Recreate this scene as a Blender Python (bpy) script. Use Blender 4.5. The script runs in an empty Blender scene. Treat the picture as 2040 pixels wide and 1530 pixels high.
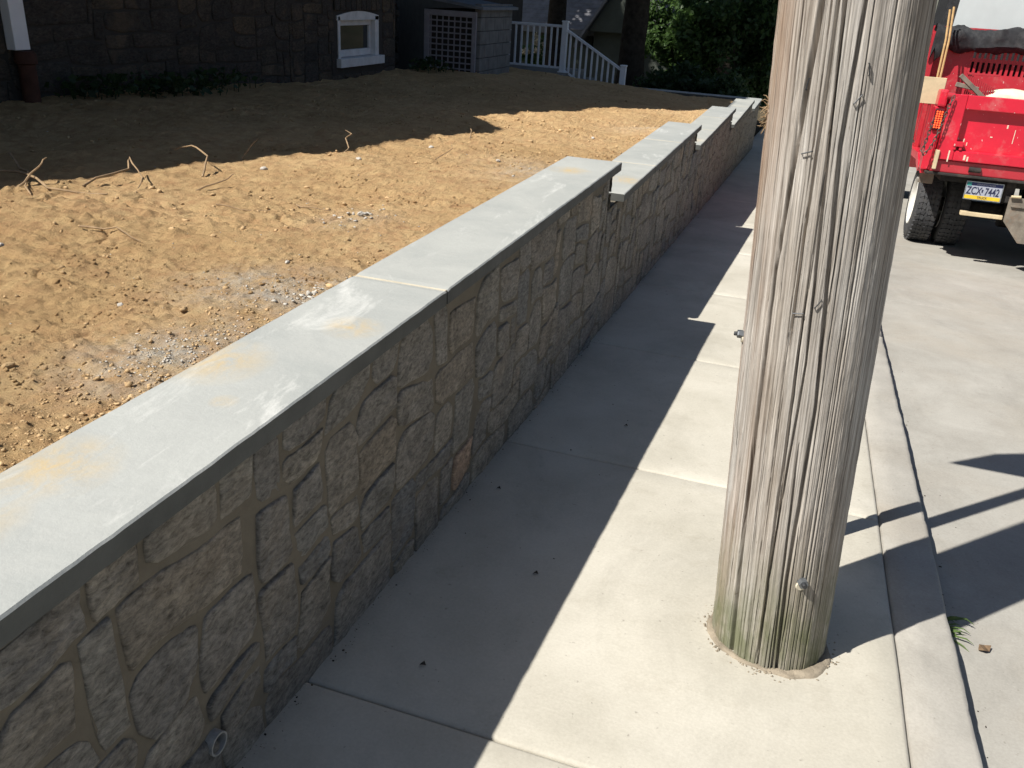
import bpy, bmesh, math, random
import numpy as np
from mathutils import Vector, Matrix, Euler
random.seed(11); rng = np.random.default_rng(5)
scn = bpy.context.scene
col = scn.collection

# ------------------------------------------------------------------ camera, sky, sun, exposure
cam_data = bpy.data.cameras.new('camera'); cam = bpy.data.objects.new('camera', cam_data); col.objects.link(cam)
CR = Vector((0.94517748, 0.32130222, 0.05834742)); CU = Vector((-0.18449348, 0.37797284, 0.90724786)); CF = Vector((-0.26944701, 0.86827497, -0.41652958))
m = Matrix((CR, CU, -CF)).transposed().to_4x4(); m.translation = Vector((0, 0, 1.55)); cam.matrix_world = m
cam_data.sensor_fit = 'HORIZONTAL'; cam_data.sensor_width = 36.0; cam_data.lens = 36.0*1716/2040
cam_data.clip_start = 0.05; cam_data.clip_end = 1000
scn.camera = cam
SUN = Vector((0.585, 0.56, -1.0)).normalized()            # the way the light travels
world = bpy.data.worlds.new('World'); scn.world = world; world.use_nodes = True
wn = world.node_tree.nodes; wl = world.node_tree.links
sky = wn.new('ShaderNodeTexSky'); sky.sky_type = 'NISHITA'; sky.sun_disc = False
sky.sun_elevation = math.asin(-SUN.z); sky.sun_rotation = math.atan2(-SUN.x, -SUN.y)
wn['Background'].inputs[1].default_value = 0.05
wl.new(sky.outputs[0], wn['Background'].inputs[0])
sd = bpy.data.lights.new('sun', 'SUN'); sd.energy = 5.0; sd.angle = math.radians(0.53); sd.color = (1.0, 0.965, 0.90)
sun = bpy.data.objects.new('sun', sd); col.objects.link(sun); sun.rotation_euler = SUN.to_track_quat('-Z', 'Y').to_euler()
sun.location = (-6, -4, 12)
vs = scn.view_settings; vs.view_transform = 'Standard'; vs.look = 'None'; vs.exposure = 0.56; vs.gamma = 1.0; vs.use_curve_mapping = False

# ------------------------------------------------------------------ noise
def _h(ix, iy, s):
    h = (ix.astype(np.int64)*374761393 + iy.astype(np.int64)*668265263 + s*1274126177) & 0xffffffff
    h = ((h ^ (h >> 13))*1103515245) & 0xffffffff
    h = h ^ (h >> 16)
    return (h & 0xffff)/65535.0
def vn(x, y, s=0):
    x = np.asarray(x, float); y = np.asarray(y, float); x, y = np.broadcast_arrays(x, y)
    ix = np.floor(x); iy = np.floor(y); fx = x-ix; fy = y-iy
    fx = fx*fx*(3-2*fx); fy = fy*fy*(3-2*fy)
    a = _h(ix, iy, s); b = _h(ix+1, iy, s); c = _h(ix, iy+1, s); d = _h(ix+1, iy+1, s)
    return (a*(1-fx)+b*fx)*(1-fy)+(c*(1-fx)+d*fx)*fy
def fbm(x, y, o=4, s=0, g=0.5):
    t = 0; a = 1; n = 0
    for i in range(o):
        t = t+a*(vn(x*2**i+17.3*i, y*2**i-9.1*i, s+i)-0.5); n += a; a *= g
    return t/n*2

# ------------------------------------------------------------------ materials
MATS = {}
def nodes_of(name, rough=0.8, spec=0.3, metal=0.0):
    mt = bpy.data.materials.new(name); mt.use_nodes = True; nt = mt.node_tree
    b = nt.nodes['Principled BSDF']; b.inputs['Roughness'].default_value = rough; b.inputs['Metallic'].default_value = metal
    b.inputs['Specular IOR Level'].default_value = spec
    MATS[name] = mt
    return mt, nt, b
def N(nt, t, **k):
    n = nt.nodes.new(t)
    for a, v in k.items(): setattr(n, a, v)
    return n
def coords(nt, scale=(1, 1, 1), kind='world', rot=(0, 0, 0)):
    mp = N(nt, 'ShaderNodeMapping'); mp.inputs['Scale'].default_value = scale; mp.inputs['Rotation'].default_value = rot
    if kind == 'world': g = N(nt, 'ShaderNodeNewGeometry'); nt.links.new(g.outputs['Position'], mp.inputs[0])
    elif kind == 'uv': g = N(nt, 'ShaderNodeTexCoord'); nt.links.new(g.outputs['UV'], mp.inputs[0])
    else: g = N(nt, 'ShaderNodeTexCoord'); nt.links.new(g.outputs['Object'], mp.inputs[0])
    return mp.outputs[0]
def noise(nt, co, scale, detail=6, rough=0.6, dist=0.0):
    n = N(nt, 'ShaderNodeTexNoise'); n.inputs['Scale'].default_value = scale; n.inputs['Detail'].default_value = detail
    n.inputs['Roughness'].default_value = rough; n.inputs['Distortion'].default_value = dist
    nt.links.new(co, n.inputs['Vector']); return n.outputs['Fac']
def ramp(nt, fac, stops):
    r = N(nt, 'ShaderNodeValToRGB'); e = r.color_ramp.elements
    while len(e) < len(stops): e.new(0.5)
    for i, (p, c) in enumerate(stops):
        e[i].position = p; e[i].color = (*c, 1) if len(c) == 3 else c
    nt.links.new(fac, r.inputs[0]); return r.outputs[0]
def bw(nt, fac, lo, hi): return ramp(nt, fac, [(lo, (0, 0, 0)), (hi, (1, 1, 1))])
def mix(nt, fac, a, b, mode='MIX'):
    x = N(nt, 'ShaderNodeMix', data_type='RGBA', blend_type=mode)
    for s, v in ((x.inputs[0], fac), (x.inputs[6], a), (x.inputs[7], b)):
        if isinstance(v, (int, float)): s.default_value = v
        elif isinstance(v, tuple): s.default_value = (*v, 1) if len(v) == 3 else v
        else: nt.links.new(v, s)
    return x.outputs[2]
def math_n(nt, op, a, b=0.0):
    x = N(nt, 'ShaderNodeMath', operation=op)
    for s, v in ((x.inputs[0], a), (x.inputs[1], b)):
        if isinstance(v, (int, float)): s.default_value = v
        else: nt.links.new(v, s)
    return x.outputs[0]
def bump(nt, b, h, strength=0.5, dist=0.01, prev=None):
    n = N(nt, 'ShaderNodeBump'); n.inputs['Strength'].default_value = strength; n.inputs['Distance'].default_value = dist
    nt.links.new(h, n.inputs['Height'])
    if prev is not None: nt.links.new(prev, n.inputs['Normal'])
    nt.links.new(n.outputs[0], b.inputs['Normal']); return n.outputs[0]
def setc(nt, b, c): nt.links.new(c, b.inputs['Base Color'])
def objrand(nt):
    o = N(nt, 'ShaderNodeObjectInfo'); return o.outputs['Random']
def plain(name, c, rough=0.6, spec=0.3, metal=0.0, var=0.15, scale=8.0, bmp=0.0, bd=0.004, dirt=None, dirt_amt=0.5, kind='world'):
    mt, nt, b = nodes_of(name, rough, spec, metal)
    co = coords(nt, kind=kind)
    f = noise(nt, co, scale)
    a = ramp(nt, f, [(0.3, tuple(x*(1-var) for x in c)), (0.7, tuple(min(1, x*(1+var)) for x in c))])
    if dirt:
        d = bw(nt, noise(nt, co, scale*0.6, 8, 0.7), 0.5, 0.72)
        a = mix(nt, math_n(nt, 'MULTIPLY', d, dirt_amt), a, dirt)
    setc(nt, b, a)
    if bmp: bump(nt, b, noise(nt, co, scale*6, 8, 0.7), bmp, bd)
    return mt

# concrete
def concrete(name, c1, c2, blot, tint=0.5):
    mt, nt, b = nodes_of(name, 0.85, 0.25)
    co = coords(nt)
    base = ramp(nt, noise(nt, co, 2.2, 8, 0.65, 0.4), [(0.32, c1), (0.68, c2)])
    base = mix(nt, math_n(nt, 'MULTIPLY', bw(nt, noise(nt, co, 0.9, 5, 0.6, 0.6), 0.48, 0.7), tint), base, blot)
    st1 = bw(nt, noise(nt, coords(nt, (1.0, 0.5, 1)), 1.7, 9, 0.74, 0.5), 0.50, 0.66)
    base = mix(nt, math_n(nt, 'MULTIPLY', st1, 0.30), base, tuple(x*0.62 for x in c1))
    st2 = bw(nt, noise(nt, co, 7.5, 7, 0.75, 0.2), 0.56, 0.70)
    base = mix(nt, math_n(nt, 'MULTIPLY', st2, 0.22), base, tuple(x*0.66*q for x, q in zip(c1, (1.04, 0.98, 0.90))))
    fine = noise(nt, co, 120, 4, 0.7)
    base = mix(nt, 0.35, base, ramp(nt, fine, [(0.3, (0.30, 0.29, 0.27)), (0.7, (0.66, 0.64, 0.60))]), 'SOFT_LIGHT')
    speck = bw(nt, noise(nt, co, 55, 2, 0.5), 0.71, 0.76)
    base = mix(nt, math_n(nt, 'MULTIPLY', speck, 0.45), base, (0.17, 0.15, 0.13))
    o = objrand(nt)
    base = mix(nt, 0.22, base, ramp(nt, o, [(0, (0.40, 0.39, 0.37)), (1, (0.62, 0.60, 0.56))]), 'SOFT_LIGHT')
    brush = noise(nt, coords(nt, (6, 90, 1)), 1.0, 4, 0.6)
    bump(nt, b, math_n(nt, 'ADD', math_n(nt, 'MULTIPLY', fine, 0.6), math_n(nt, 'MULTIPLY', brush, 0.5)), 0.25, 0.003)
    setc(nt, b, base); return mt
concrete('walk_concrete', (0.415, 0.392, 0.335), (0.515, 0.488, 0.425), (0.57, 0.545, 0.485))
concrete('kerb_concrete', (0.31, 0.297, 0.27), (0.42, 0.40, 0.365), (0.27, 0.235, 0.19), 0.6)
concrete('street_concrete', (0.30, 0.288, 0.262), (0.385, 0.372, 0.342), (0.34, 0.31, 0.265), 0.6)
concrete('old_concrete', (0.18, 0.175, 0.16), (0.26, 0.25, 0.23), (0.14, 0.13, 0.11), 0.6)
plain('joint_dark', (0.10, 0.09, 0.08), 0.95, 0.1)
plain('cream_mortar', (0.52, 0.47, 0.37), 0.9, 0.2, bmp=0.3)

# bluestone coping
mt, nt, b = nodes_of('bluestone', 0.62, 0.35)
co = coords(nt)
g = ramp(nt, noise(nt, co, 3.0, 8, 0.65, 0.5), [(0.30, (0.33, 0.34, 0.325)), (0.55, (0.395, 0.397, 0.375)), (0.75, (0.44, 0.442, 0.415))])
g = mix(nt, 0.5, g, ramp(nt, objrand(nt), [(0, (0.44, 0.46, 0.47)), (1, (0.55, 0.55, 0.52))]), 'OVERLAY')
g = mix(nt, math_n(nt, 'MULTIPLY', bw(nt, noise(nt, co, 150, 4, 0.7), 0.35, 0.75), 0.22), g, (0.27, 0.275, 0.265))
sm = bw(nt, noise(nt, coords(nt, (3.0, 1.0, 1), rot=(0, 0, 0.5)), 1.9, 9, 0.72, 0.8), 0.565, 0.70)
g = mix(nt, math_n(nt, 'MULTIPLY', sm, 0.7), g, (0.60, 0.60, 0.57))
spots = 0.0
for cx_, cy_, rr_ in ((-1.16, 1.02, .13), (-1.20, 1.53, .15), (-1.02, 1.86, .09), (-1.20, 0.80, .16), (-1.05, 1.36, .035), (-1.1, 4.3, .12), (-1.0, 5.3, .16), (-1.08, 8.75, .2)):
    ds = N(nt, 'ShaderNodeVectorMath', operation='DISTANCE'); nt.links.new(co, ds.inputs[0]); ds.inputs[1].default_value = (cx_, cy_, 0.73 if cy_ < 4.7 else (0.523 if cy_ < 8.3 else 0.318))
    spots = math_n(nt, 'ADD', math_n(nt, 'SUBTRACT', 1.0, bw(nt, math_n(nt, 'DIVIDE', ds.outputs['Value'], rr_), 0.0, 1.0)), spots)
oc = math_n(nt, 'MULTIPLY', math_n(nt, 'MINIMUM', spots, 1.0), bw(nt, noise(nt, coords(nt, (1.6, 1, 1), rot=(0, 0, 0.5)), 14, 8, 0.75, 0.6), 0.36, 0.60))
g = mix(nt, math_n(nt, 'MULTIPLY', oc, 0.75), g, (0.52, 0.37, 0.16))
setc(nt, b, g)
h1 = noise(nt, co, 14, 9, 0.68)
n1 = bump(nt, b, h1, 0.25, 0.012)
bump(nt, b, noise(nt, co, 220, 4, 0.7), 0.25, 0.0015, n1)

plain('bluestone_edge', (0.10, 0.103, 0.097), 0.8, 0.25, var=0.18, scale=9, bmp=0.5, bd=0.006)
# wall stones: own colour by object
def rock(name, stops, scale=1.0, dark=1.0):
    mt, nt, b = nodes_of(name, 0.9, 0.25)
    co = coords(nt)
    r = objrand(nt)
    c = ramp(nt, r, stops)
    f = noise(nt, co, 9*scale, 9, 0.7, 0.6)
    c = mix(nt, 0.75, c, ramp(nt, f, [(0.28, (0.26, 0.25, 0.24)), (0.7, (0.74, 0.72, 0.69))]), 'OVERLAY')
    f2 = noise(nt, coords(nt, (1, 1, 2.2), rot=(0.5, 0, 0)), 42*scale, 7, 0.75, 0.3)
    c = mix(nt, 0.85, c, ramp(nt, f2, [(0.33, (0.16, 0.155, 0.15)), (0.5, (0.5, 0.5, 0.5)), (0.68, (0.82, 0.81, 0.79))]), 'OVERLAY')
    fl = bw(nt, noise(nt, coords(nt, (1, 1, 3)), 45*scale, 6, 0.75), 0.58, 0.70)
    c = mix(nt, math_n(nt, 'MULTIPLY', fl, 0.26 if name != 'house_stone' else 0.03), c, (0.46, 0.44, 0.41))
    rs = bw(nt, noise(nt, co, 3.2*scale, 4, 0.6, 0.5), 0.56, 0.70)
    c = mix(nt, math_n(nt, 'MULTIPLY', rs, 0.20), c, (0.30, 0.215, 0.13))
    setc(nt, b, c)
    big = noise(nt, coords(nt, (1, 1.0, 2.4), rot=(0.5, 0, 0)), 13*scale, 9, 0.72, 0.5)
    n1 = bump(nt, b, big, 0.7, 0.025)
    bump(nt, b, noise(nt, co, 110*scale, 6, 0.75), 0.55, 0.005, n1)
    return mt
rock('wall_stone', [(0.0, (0.161, 0.166, 0.169)), (0.2, (0.243, 0.231, 0.206)), (0.38, (0.183, 0.178, 0.169)), (0.55, (0.276, 0.255, 0.218)), (0.72, (0.203, 0.196, 0.185)), (0.88, (0.252, 0.224, 0.185)), (1.0, (0.226, 0.220, 0.206))])
rock('tan_stone', [(0.0, (0.36, 0.265, 0.20)), (1.0, (0.34, 0.25, 0.185))])
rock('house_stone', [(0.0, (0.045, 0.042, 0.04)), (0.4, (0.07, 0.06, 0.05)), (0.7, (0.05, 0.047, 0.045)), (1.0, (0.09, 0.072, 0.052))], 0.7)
mt, nt, b = nodes_of('wall_mortar', 0.95, 0.15)
co = coords(nt)
setc(nt, b, ramp(nt, noise(nt, co, 6, 8, 0.7, 0.3), [(0.3, (0.135, 0.118, 0.092)), (0.7, (0.195, 0.172, 0.135))]))
n1 = bump(nt, b, noise(nt, co, 16, 8, 0.7), 0.5, 0.015)
bump(nt, b, noise(nt, co, 140, 5, 0.75), 0.4, 0.004, n1)
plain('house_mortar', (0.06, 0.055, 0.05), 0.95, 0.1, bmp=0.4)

# soil
mt, nt, b = nodes_of('soil', 0.97, 0.1)
co = coords(nt)
s1 = ramp(nt, noise(nt, co, 0.9, 6, 0.65, 0.3), [(0.30, (0.52, 0.345, 0.172)), (0.55, (0.61, 0.418, 0.22)), (0.78, (0.68, 0.485, 0.27))])
s2 = ramp(nt, noise(nt, co, 11, 9, 0.78), [(0.30, (0.24, 0.22, 0.20)), (0.70, (0.70, 0.69, 0.67))])
s1 = mix(nt, 0.6, s1, s2, 'OVERLAY')
cr = bw(nt, noise(nt, co, 2.8, 9, 0.8), 0.58, 0.66)
s1 = mix(nt, math_n(nt, 'MULTIPLY', cr, 0.45), s1, (0.36, 0.23, 0.11))
at = N(nt, 'ShaderNodeAttribute', attribute_name='dust')
dust = math_n(nt, 'MULTIPLY', at.outputs['Fac'], bw(nt, noise(nt, co, 10, 8, 0.75, 0.6), 0.36, 0.62))
s1 = mix(nt, dust, s1, (0.55, 0.51, 0.44))
setc(nt, b, s1)
n1 = bump(nt, b, noise(nt, co, 34, 9, 0.8), 0.75, 0.03)
bump(nt, b, noise(nt, co, 95, 6, 0.8), 1.0, 0.012, n1)
plain('clod', (0.49, 0.34, 0.185), 0.97, 0.1, var=0.35, scale=25, bmp=0.6, bd=0.006)
plain('grey_gravel', (0.46, 0.43, 0.38), 0.95, 0.15, var=0.35, scale=40, bmp=0.4)
plain('root_wood', (0.30, 0.21, 0.125), 0.9, 0.15, var=0.3, scale=30, bmp=0.5)
plain('sand_dirt', (0.29, 0.245, 0.185), 0.95, 0.1, var=0.3, scale=22, bmp=0.7, bd=0.006)

# weathered pole wood (uv: u = metres round, v = metres up)
mt, nt, b = nodes_of('pole_wood', 0.82, 0.22)
gr = noise(nt, coords(nt, (80, 1.3, 1), 'uv'), 1.0, 7, 0.68, 0.05)
gr2 = noise(nt, coords(nt, (260, 3.5, 1), 'uv'), 1.0, 5, 0.6, 0.1)
big = noise(nt, coords(nt, (5, 0.9, 1), 'uv'), 1.0, 5, 0.6, 0.3)
w = ramp(nt, gr, [(0.25, (0.185, 0.17, 0.155)), (0.40, (0.335, 0.318, 0.296)), (0.58, (0.435, 0.42, 0.398)), (0.78, (0.59, 0.58, 0.565))])
w = mix(nt, 0.75, w, ramp(nt, gr2, [(0.32, (0.18, 0.165, 0.15)), (0.66, (0.74, 0.735, 0.73))]), 'OVERLAY')
w = mix(nt, 0.9, w, ramp(nt, big, [(0.28, (0.34, 0.29, 0.24)), (0.5, (0.48, 0.46, 0.44)), (0.72, (0.58, 0.585, 0.585))]), 'OVERLAY')
nick = bw(nt, noise(nt, coords(nt, (75, 22, 1), 'uv'), 1.0, 3, 0.6), 0.69, 0.74)
w = mix(nt, math_n(nt, 'MULTIPLY', nick, 0.6), w, (0.12, 0.09, 0.07))
pale = bw(nt, noise(nt, coords(nt, (60, 5, 1), 'uv'), 1.0, 4, 0.65), 0.64, 0.74)
w = mix(nt, math_n(nt, 'MULTIPLY', pale, 0.5), w, (0.66, 0.63, 0.58))
ln1 = noise(nt, coords(nt, (170, 1.2, 1), 'uv'), 1.0, 5, 0.6, 0.03)
lines = math_n(nt, 'SUBTRACT', 1.0, bw(nt, ln1, 0.33, 0.40))
w = mix(nt, math_n(nt, 'MULTIPLY', lines, 0.85), w, (0.055, 0.045, 0.038))
uvs = N(nt, 'ShaderNodeTexCoord'); sx = N(nt, 'ShaderNodeSeparateXYZ'); nt.links.new(uvs.outputs['UV'], sx.inputs[0])
U_, V_ = sx.outputs[0], sx.outputs[1]
# orange brown weathering on the side that turns to the yard, silver grey to the street
org = math_n(nt, 'MULTIPLY', bw(nt, math_n(nt, 'MULTIPLY', U_, -1.0), 0.06, 0.26), bw(nt, noise(nt, coords(nt, (14, 1.1, 1), 'uv'), 1.0, 5, 0.6), 0.42, 0.62))
w = mix(nt, math_n(nt, 'MULTIPLY', org, 0.72), w, (0.30, 0.175, 0.10))
chip = bw(nt, noise(nt, coords(nt, (26, 7, 1), 'uv'), 1.0, 2, 0.5), 0.765, 0.785)
w = mix(nt, math_n(nt, 'MULTIPLY', chip, 0.7), w, (0.46, 0.25, 0.11))
# algae near the foot
alg = math_n(nt, 'SUBTRACT', 1.0, bw(nt, math_n(nt, 'ADD', V_, math_n(nt, 'MULTIPLY', noise(nt, coords(nt, (16, 3, 1), 'uv'), 1.0, 5, 0.6), 0.22)), 0.22, 0.52))
alg = math_n(nt, 'MULTIPLY', alg, bw(nt, noise(nt, coords(nt, (9, 6, 1), 'uv'), 1.0, 5, 0.65), 0.28, 0.58))
w = mix(nt, math_n(nt, 'MULTIPLY', alg, 0.78), w, (0.11, 0.125, 0.055))
setc(nt, b, w)
n0 = bump(nt, b, math_n(nt, 'MULTIPLY', lines, -1.0), 0.8, 0.004)
n1 = bump(nt, b, gr, 0.7, 0.006, n0)
n2 = bump(nt, b, gr2, 0.5, 0.0025, n1)
bump(nt, b, noise(nt, coords(nt, (40, 30, 1), 'uv'), 1.0, 7, 0.7), 0.25, 0.004, n2)
plain('galvanised', (0.42, 0.44, 0.45), 0.4, 0.5, 0.85, var=0.3, scale=60, bmp=0.3, bd=0.001)
plain('bolt_steel', (0.16, 0.17, 0.18), 0.45, 0.5, 0.6, var=0.4, scale=80, bmp=0.3, bd=0.001)
plain('dark_steel', (0.06, 0.062, 0.066), 0.5, 0.4, 0.6, var=0.3, scale=40)

# truck
def paint(name, c, c2, dust, amt):
    mt, nt, b = nodes_of(name, 0.38, 0.45)
    b.inputs['Coat Weight'].default_value = 0.25; b.inputs['Coat Roughness'].default_value = 0.25
    co = coords(nt, kind='obj')
    a = ramp(nt, noise(nt, co, 3, 7, 0.65), [(0.3, c2), (0.65, c)])
    d = bw(nt, noise(nt, co, 5, 9, 0.75, 0.4), 0.54, 0.76)
    a = mix(nt, math_n(nt, 'MULTIPLY', d, amt), a, dust)
    sp = bw(nt, noise(nt, coords(nt, (1, 1, 0.55), 'obj'), 42, 2, 0.4), 0.725, 0.75)
    a = mix(nt, math_n(nt, 'MULTIPLY', sp, 0.8), a, (0.62, 0.52, 0.48))
    setc(nt, b, a)
    nt.links.new(math_n(nt, 'ADD', 0.32, math_n(nt, 'MULTIPLY', d, 0.4)), b.inputs['Roughness'])
    bump(nt, b, noise(nt, co, 60, 4, 0.6), 0.1, 0.002)
    return mt
paint('red_paint', (0.66, 0.016, 0.042), (0.50, 0.013, 0.032), (0.52, 0.24, 0.22), 0.6)
paint('dusty_red', (0.48, 0.03, 0.045), (0.36, 0.025, 0.035), (0.42, 0.22, 0.19), 0.6)
plain('chassis', (0.03, 0.027, 0.025), 0.8, 0.3, var=0.4, scale=14, dirt=(0.13, 0.10, 0.075), dirt_amt=0.7, kind='obj')
plain('rubber', (0.055, 0.056, 0.06), 0.85, 0.25, var=0.3, scale=20, dirt=(0.12, 0.11, 0.095), dirt_amt=0.5, bmp=0.3, kind='obj')
plain('white_rim', (0.60, 0.59, 0.55), 0.5, 0.4, var=0.15, scale=10, dirt=(0.25, 0.20, 0.15), kind='obj')
plain('rusty_plate', (0.22, 0.19, 0.155), 0.8, 0.3, 0.2, var=0.35, scale=9, dirt=(0.24, 0.12, 0.06), dirt_amt=0.7, bmp=0.4, kind='obj')
plain('cream_wood', (0.58, 0.47, 0.30), 0.75, 0.25, var=0.2, scale=6, dirt=(0.33, 0.25, 0.16), kind='obj')
plain('stick_wood', (0.50, 0.33, 0.15), 0.7, 0.3, var=0.25, scale=12, kind='obj')
plain('sack_cloth', (0.66, 0.58, 0.45), 0.9, 0.15, var=0.12, scale=12, bmp=0.4, kind='obj')
plain('tarp_black', (0.022, 0.023, 0.026), 0.75, 0.3, var=0.4, scale=18, dirt=(0.09, 0.09, 0.09), bmp=0.6, bd=0.01, kind='obj')
plain('cab_pale', (0.50, 0.54, 0.54), 0.35, 0.5, var=0.08, scale=2.5, kind='obj')
plain('chain_steel', (0.10, 0.085, 0.075), 0.6, 0.4, 0.5, var=0.4, scale=50, kind='obj')
plain('lamp_housing', (0.10, 0.012, 0.016), 0.3, 0.5, kind='obj')
plain('glass_dark', (0.02, 0.024, 0.028), 0.08, 0.6, var=0.2, scale=2, kind='obj')
mt, nt, b = nodes_of('lamp_led', 0.3); b.inputs['Base Color'].default_value = (0.9, 0.05, 0.02, 1)
b.inputs['Emission Color'].default_value = (1.0, 0.09, 0.02, 1); b.inputs['Emission Strength'].default_value = 2.2
plain('plate_white', (0.34, 0.36, 0.42), 0.5, 0.4, var=0.08, scale=25, kind='obj')
plain('plate_blue', (0.035, 0.05, 0.16), 0.5, 0.4, kind='obj')
plain('plate_yellow', (0.72, 0.48, 0.03), 0.5, 0.4, kind='obj')
plain('plate_teal', (0.05, 0.33, 0.30), 0.5, 0.4, kind='obj')
plain('plate_ink', (0.025, 0.03, 0.07), 0.6, 0.3, kind='obj')

# buildings and garden
plain('white_trim', (0.66, 0.67, 0.68), 0.6, 0.3, var=0.1, scale=10, dirt=(0.36, 0.34, 0.31), dirt_amt=0.35, bmp=0.1)
plain('dull_pipe', (0.30, 0.295, 0.28), 0.7, 0.25, var=0.25, scale=60)
plain('white_vinyl', (0.84, 0.86, 0.89), 0.45, 0.4, var=0.05, scale=6)
plain('clay_pipe', (0.075, 0.035, 0.025), 0.8, 0.2, var=0.25, scale=14, bmp=0.3)
plain('block_wall', (0.19, 0.19, 0.185), 0.95, 0.15, var=0.2, scale=7, bmp=0.4)
plain('lattice_paint', (0.32, 0.31, 0.34), 0.7, 0.25, var=0.15, scale=9)
plain('grey_roof', (0.17, 0.19, 0.215), 0.7, 0.3, var=0.2, scale=5, bmp=0.2)
plain('shingle', (0.19, 0.19, 0.205), 0.9, 0.2, var=0.3, scale=3.5, bmp=0.4)
plain('sage_siding', (0.085, 0.095, 0.08), 0.8, 0.2, var=0.1, scale=4)
plain('bark', (0.045, 0.038, 0.03), 0.95, 0.1, var=0.4, scale=9, bmp=0.9, bd=0.03)
plain('ground_dirt', (0.09, 0.075, 0.05), 0.97, 0.1, var=0.4, scale=3, bmp=0.6, bd=0.02)
plain('red_brick_roof', (0.10, 0.085, 0.08), 0.9, 0.2, var=0.2, scale=4)
def leafmat(name, c, c2):
    mt, nt, b = nodes_of(name, 0.5, 0.35)
    f = noise(nt, coords(nt), 1.3, 6, 0.7)
    setc(nt, b, ramp(nt, f, [(0.3, c), (0.7, c2)]))
    tr = N(nt, 'ShaderNodeBsdfTranslucent'); tr.inputs[0].default_value = (*[min(1, x*1.6) for x in c2], 1)
    ms = N(nt, 'ShaderNodeMixShader'); ms.inputs[0].default_value = 0.3
    nt.links.new(b.outputs[0], ms.inputs[1]); nt.links.new(tr.outputs[0], ms.inputs[2])
    nt.links.new(ms.outputs[0], nt.nodes['Material Output'].inputs[0]); return mt
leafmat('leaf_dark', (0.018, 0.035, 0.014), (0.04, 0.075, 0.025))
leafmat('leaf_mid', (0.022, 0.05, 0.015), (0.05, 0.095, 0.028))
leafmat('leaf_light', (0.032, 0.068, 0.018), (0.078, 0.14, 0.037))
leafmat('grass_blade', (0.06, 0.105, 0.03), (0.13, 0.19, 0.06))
plain('petal', (0.66, 0.58, 0.42), 0.8, 0.2)
plain('dry_leaf', (0.15, 0.10, 0.06), 0.8, 0.2, var=0.3, scale=60)
plain('debris_dark', (0.05, 0.043, 0.035), 0.95, 0.1, var=0.4, scale=60)
plain('sign_metal', (0.45, 0.46, 0.46), 0.5, 0.5, 0.7)

# ------------------------------------------------------------------ builders
WO = {}
def link(name, me, mat, parent=None, smooth=False, origin=None):
    if mat is not None: me.materials.append(MATS[mat] if isinstance(mat, str) else mat)
    o = bpy.data.objects.new(name, me); col.objects.link(o)
    if smooth: me.shade_smooth()
    pw = Vector((0, 0, 0))
    if parent is not None:
        o.parent = parent; pw = WO.get(parent.name, Vector((0, 0, 0)))
    if origin is None:
        n = len(me.vertices)
        if n:
            a = np.empty(n*3); me.vertices.foreach_get('co', a); a = a.reshape(-1, 3)
            origin = Vector(((a[:, 0].min()+a[:, 0].max())/2, (a[:, 1].min()+a[:, 1].max())/2, a[:, 2].min()))
        else: origin = Vector((0, 0, 0))
    origin = Vector(origin)
    me.transform(Matrix.Translation(-origin))
    o.location = origin-pw; WO[o.name] = origin
    return o
def mesh(name, v, f, mat, parent=None, smooth=False, origin=None):
    me = bpy.data.meshes.new(name)
    me.from_pydata([tuple(p) for p in v], [], [tuple(q) for q in f]); me.update()
    return link(name, me, mat, parent, smooth, origin)
def npmesh(name, V, F, mat, parent=None, smooth=False, origin=None):
    me = bpy.data.meshes.new(name); V = np.asarray(V, np.float32); F = np.asarray(F, np.int32); k = F.shape[1]
    me.vertices.add(len(V)); me.vertices.foreach_set('co', V.ravel())
    me.loops.add(F.size); me.loops.foreach_set('vertex_index', F.ravel())
    me.polygons.add(len(F)); me.polygons.foreach_set('loop_start', np.arange(0, F.size, k, dtype=np.int32))
    me.polygons.foreach_set('loop_total', np.full(len(F), k, np.int32)); me.update(calc_edges=True); me.validate()
    return link(name, me, mat, parent, smooth, origin)
def grid_faces(nr, nc, wrap=False):
    i, j = np.meshgrid(np.arange(nr-1), np.arange(nc if wrap else nc-1), indexing='ij')
    a = i*nc+j; b_ = i*nc+(j+1) % nc
    return np.stack([a, b_, b_+nc, a+nc], -1).reshape(-1, 4)
def empty(name, loc, label=None, cat=None, group=None, kind=None):
    o = bpy.data.objects.new(name, None); col.objects.link(o); o.location = loc; WO[o.name] = Vector(loc)
    o.empty_display_size = 0.1
    tag(o, label, cat, group, kind); return o
def tag(o, label=None, cat=None, group=None, kind=None):
    if label: o['label'] = label
    if cat: o['category'] = cat
    if group: o['group'] = group
    if kind: o['kind'] = kind
    return o
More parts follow.
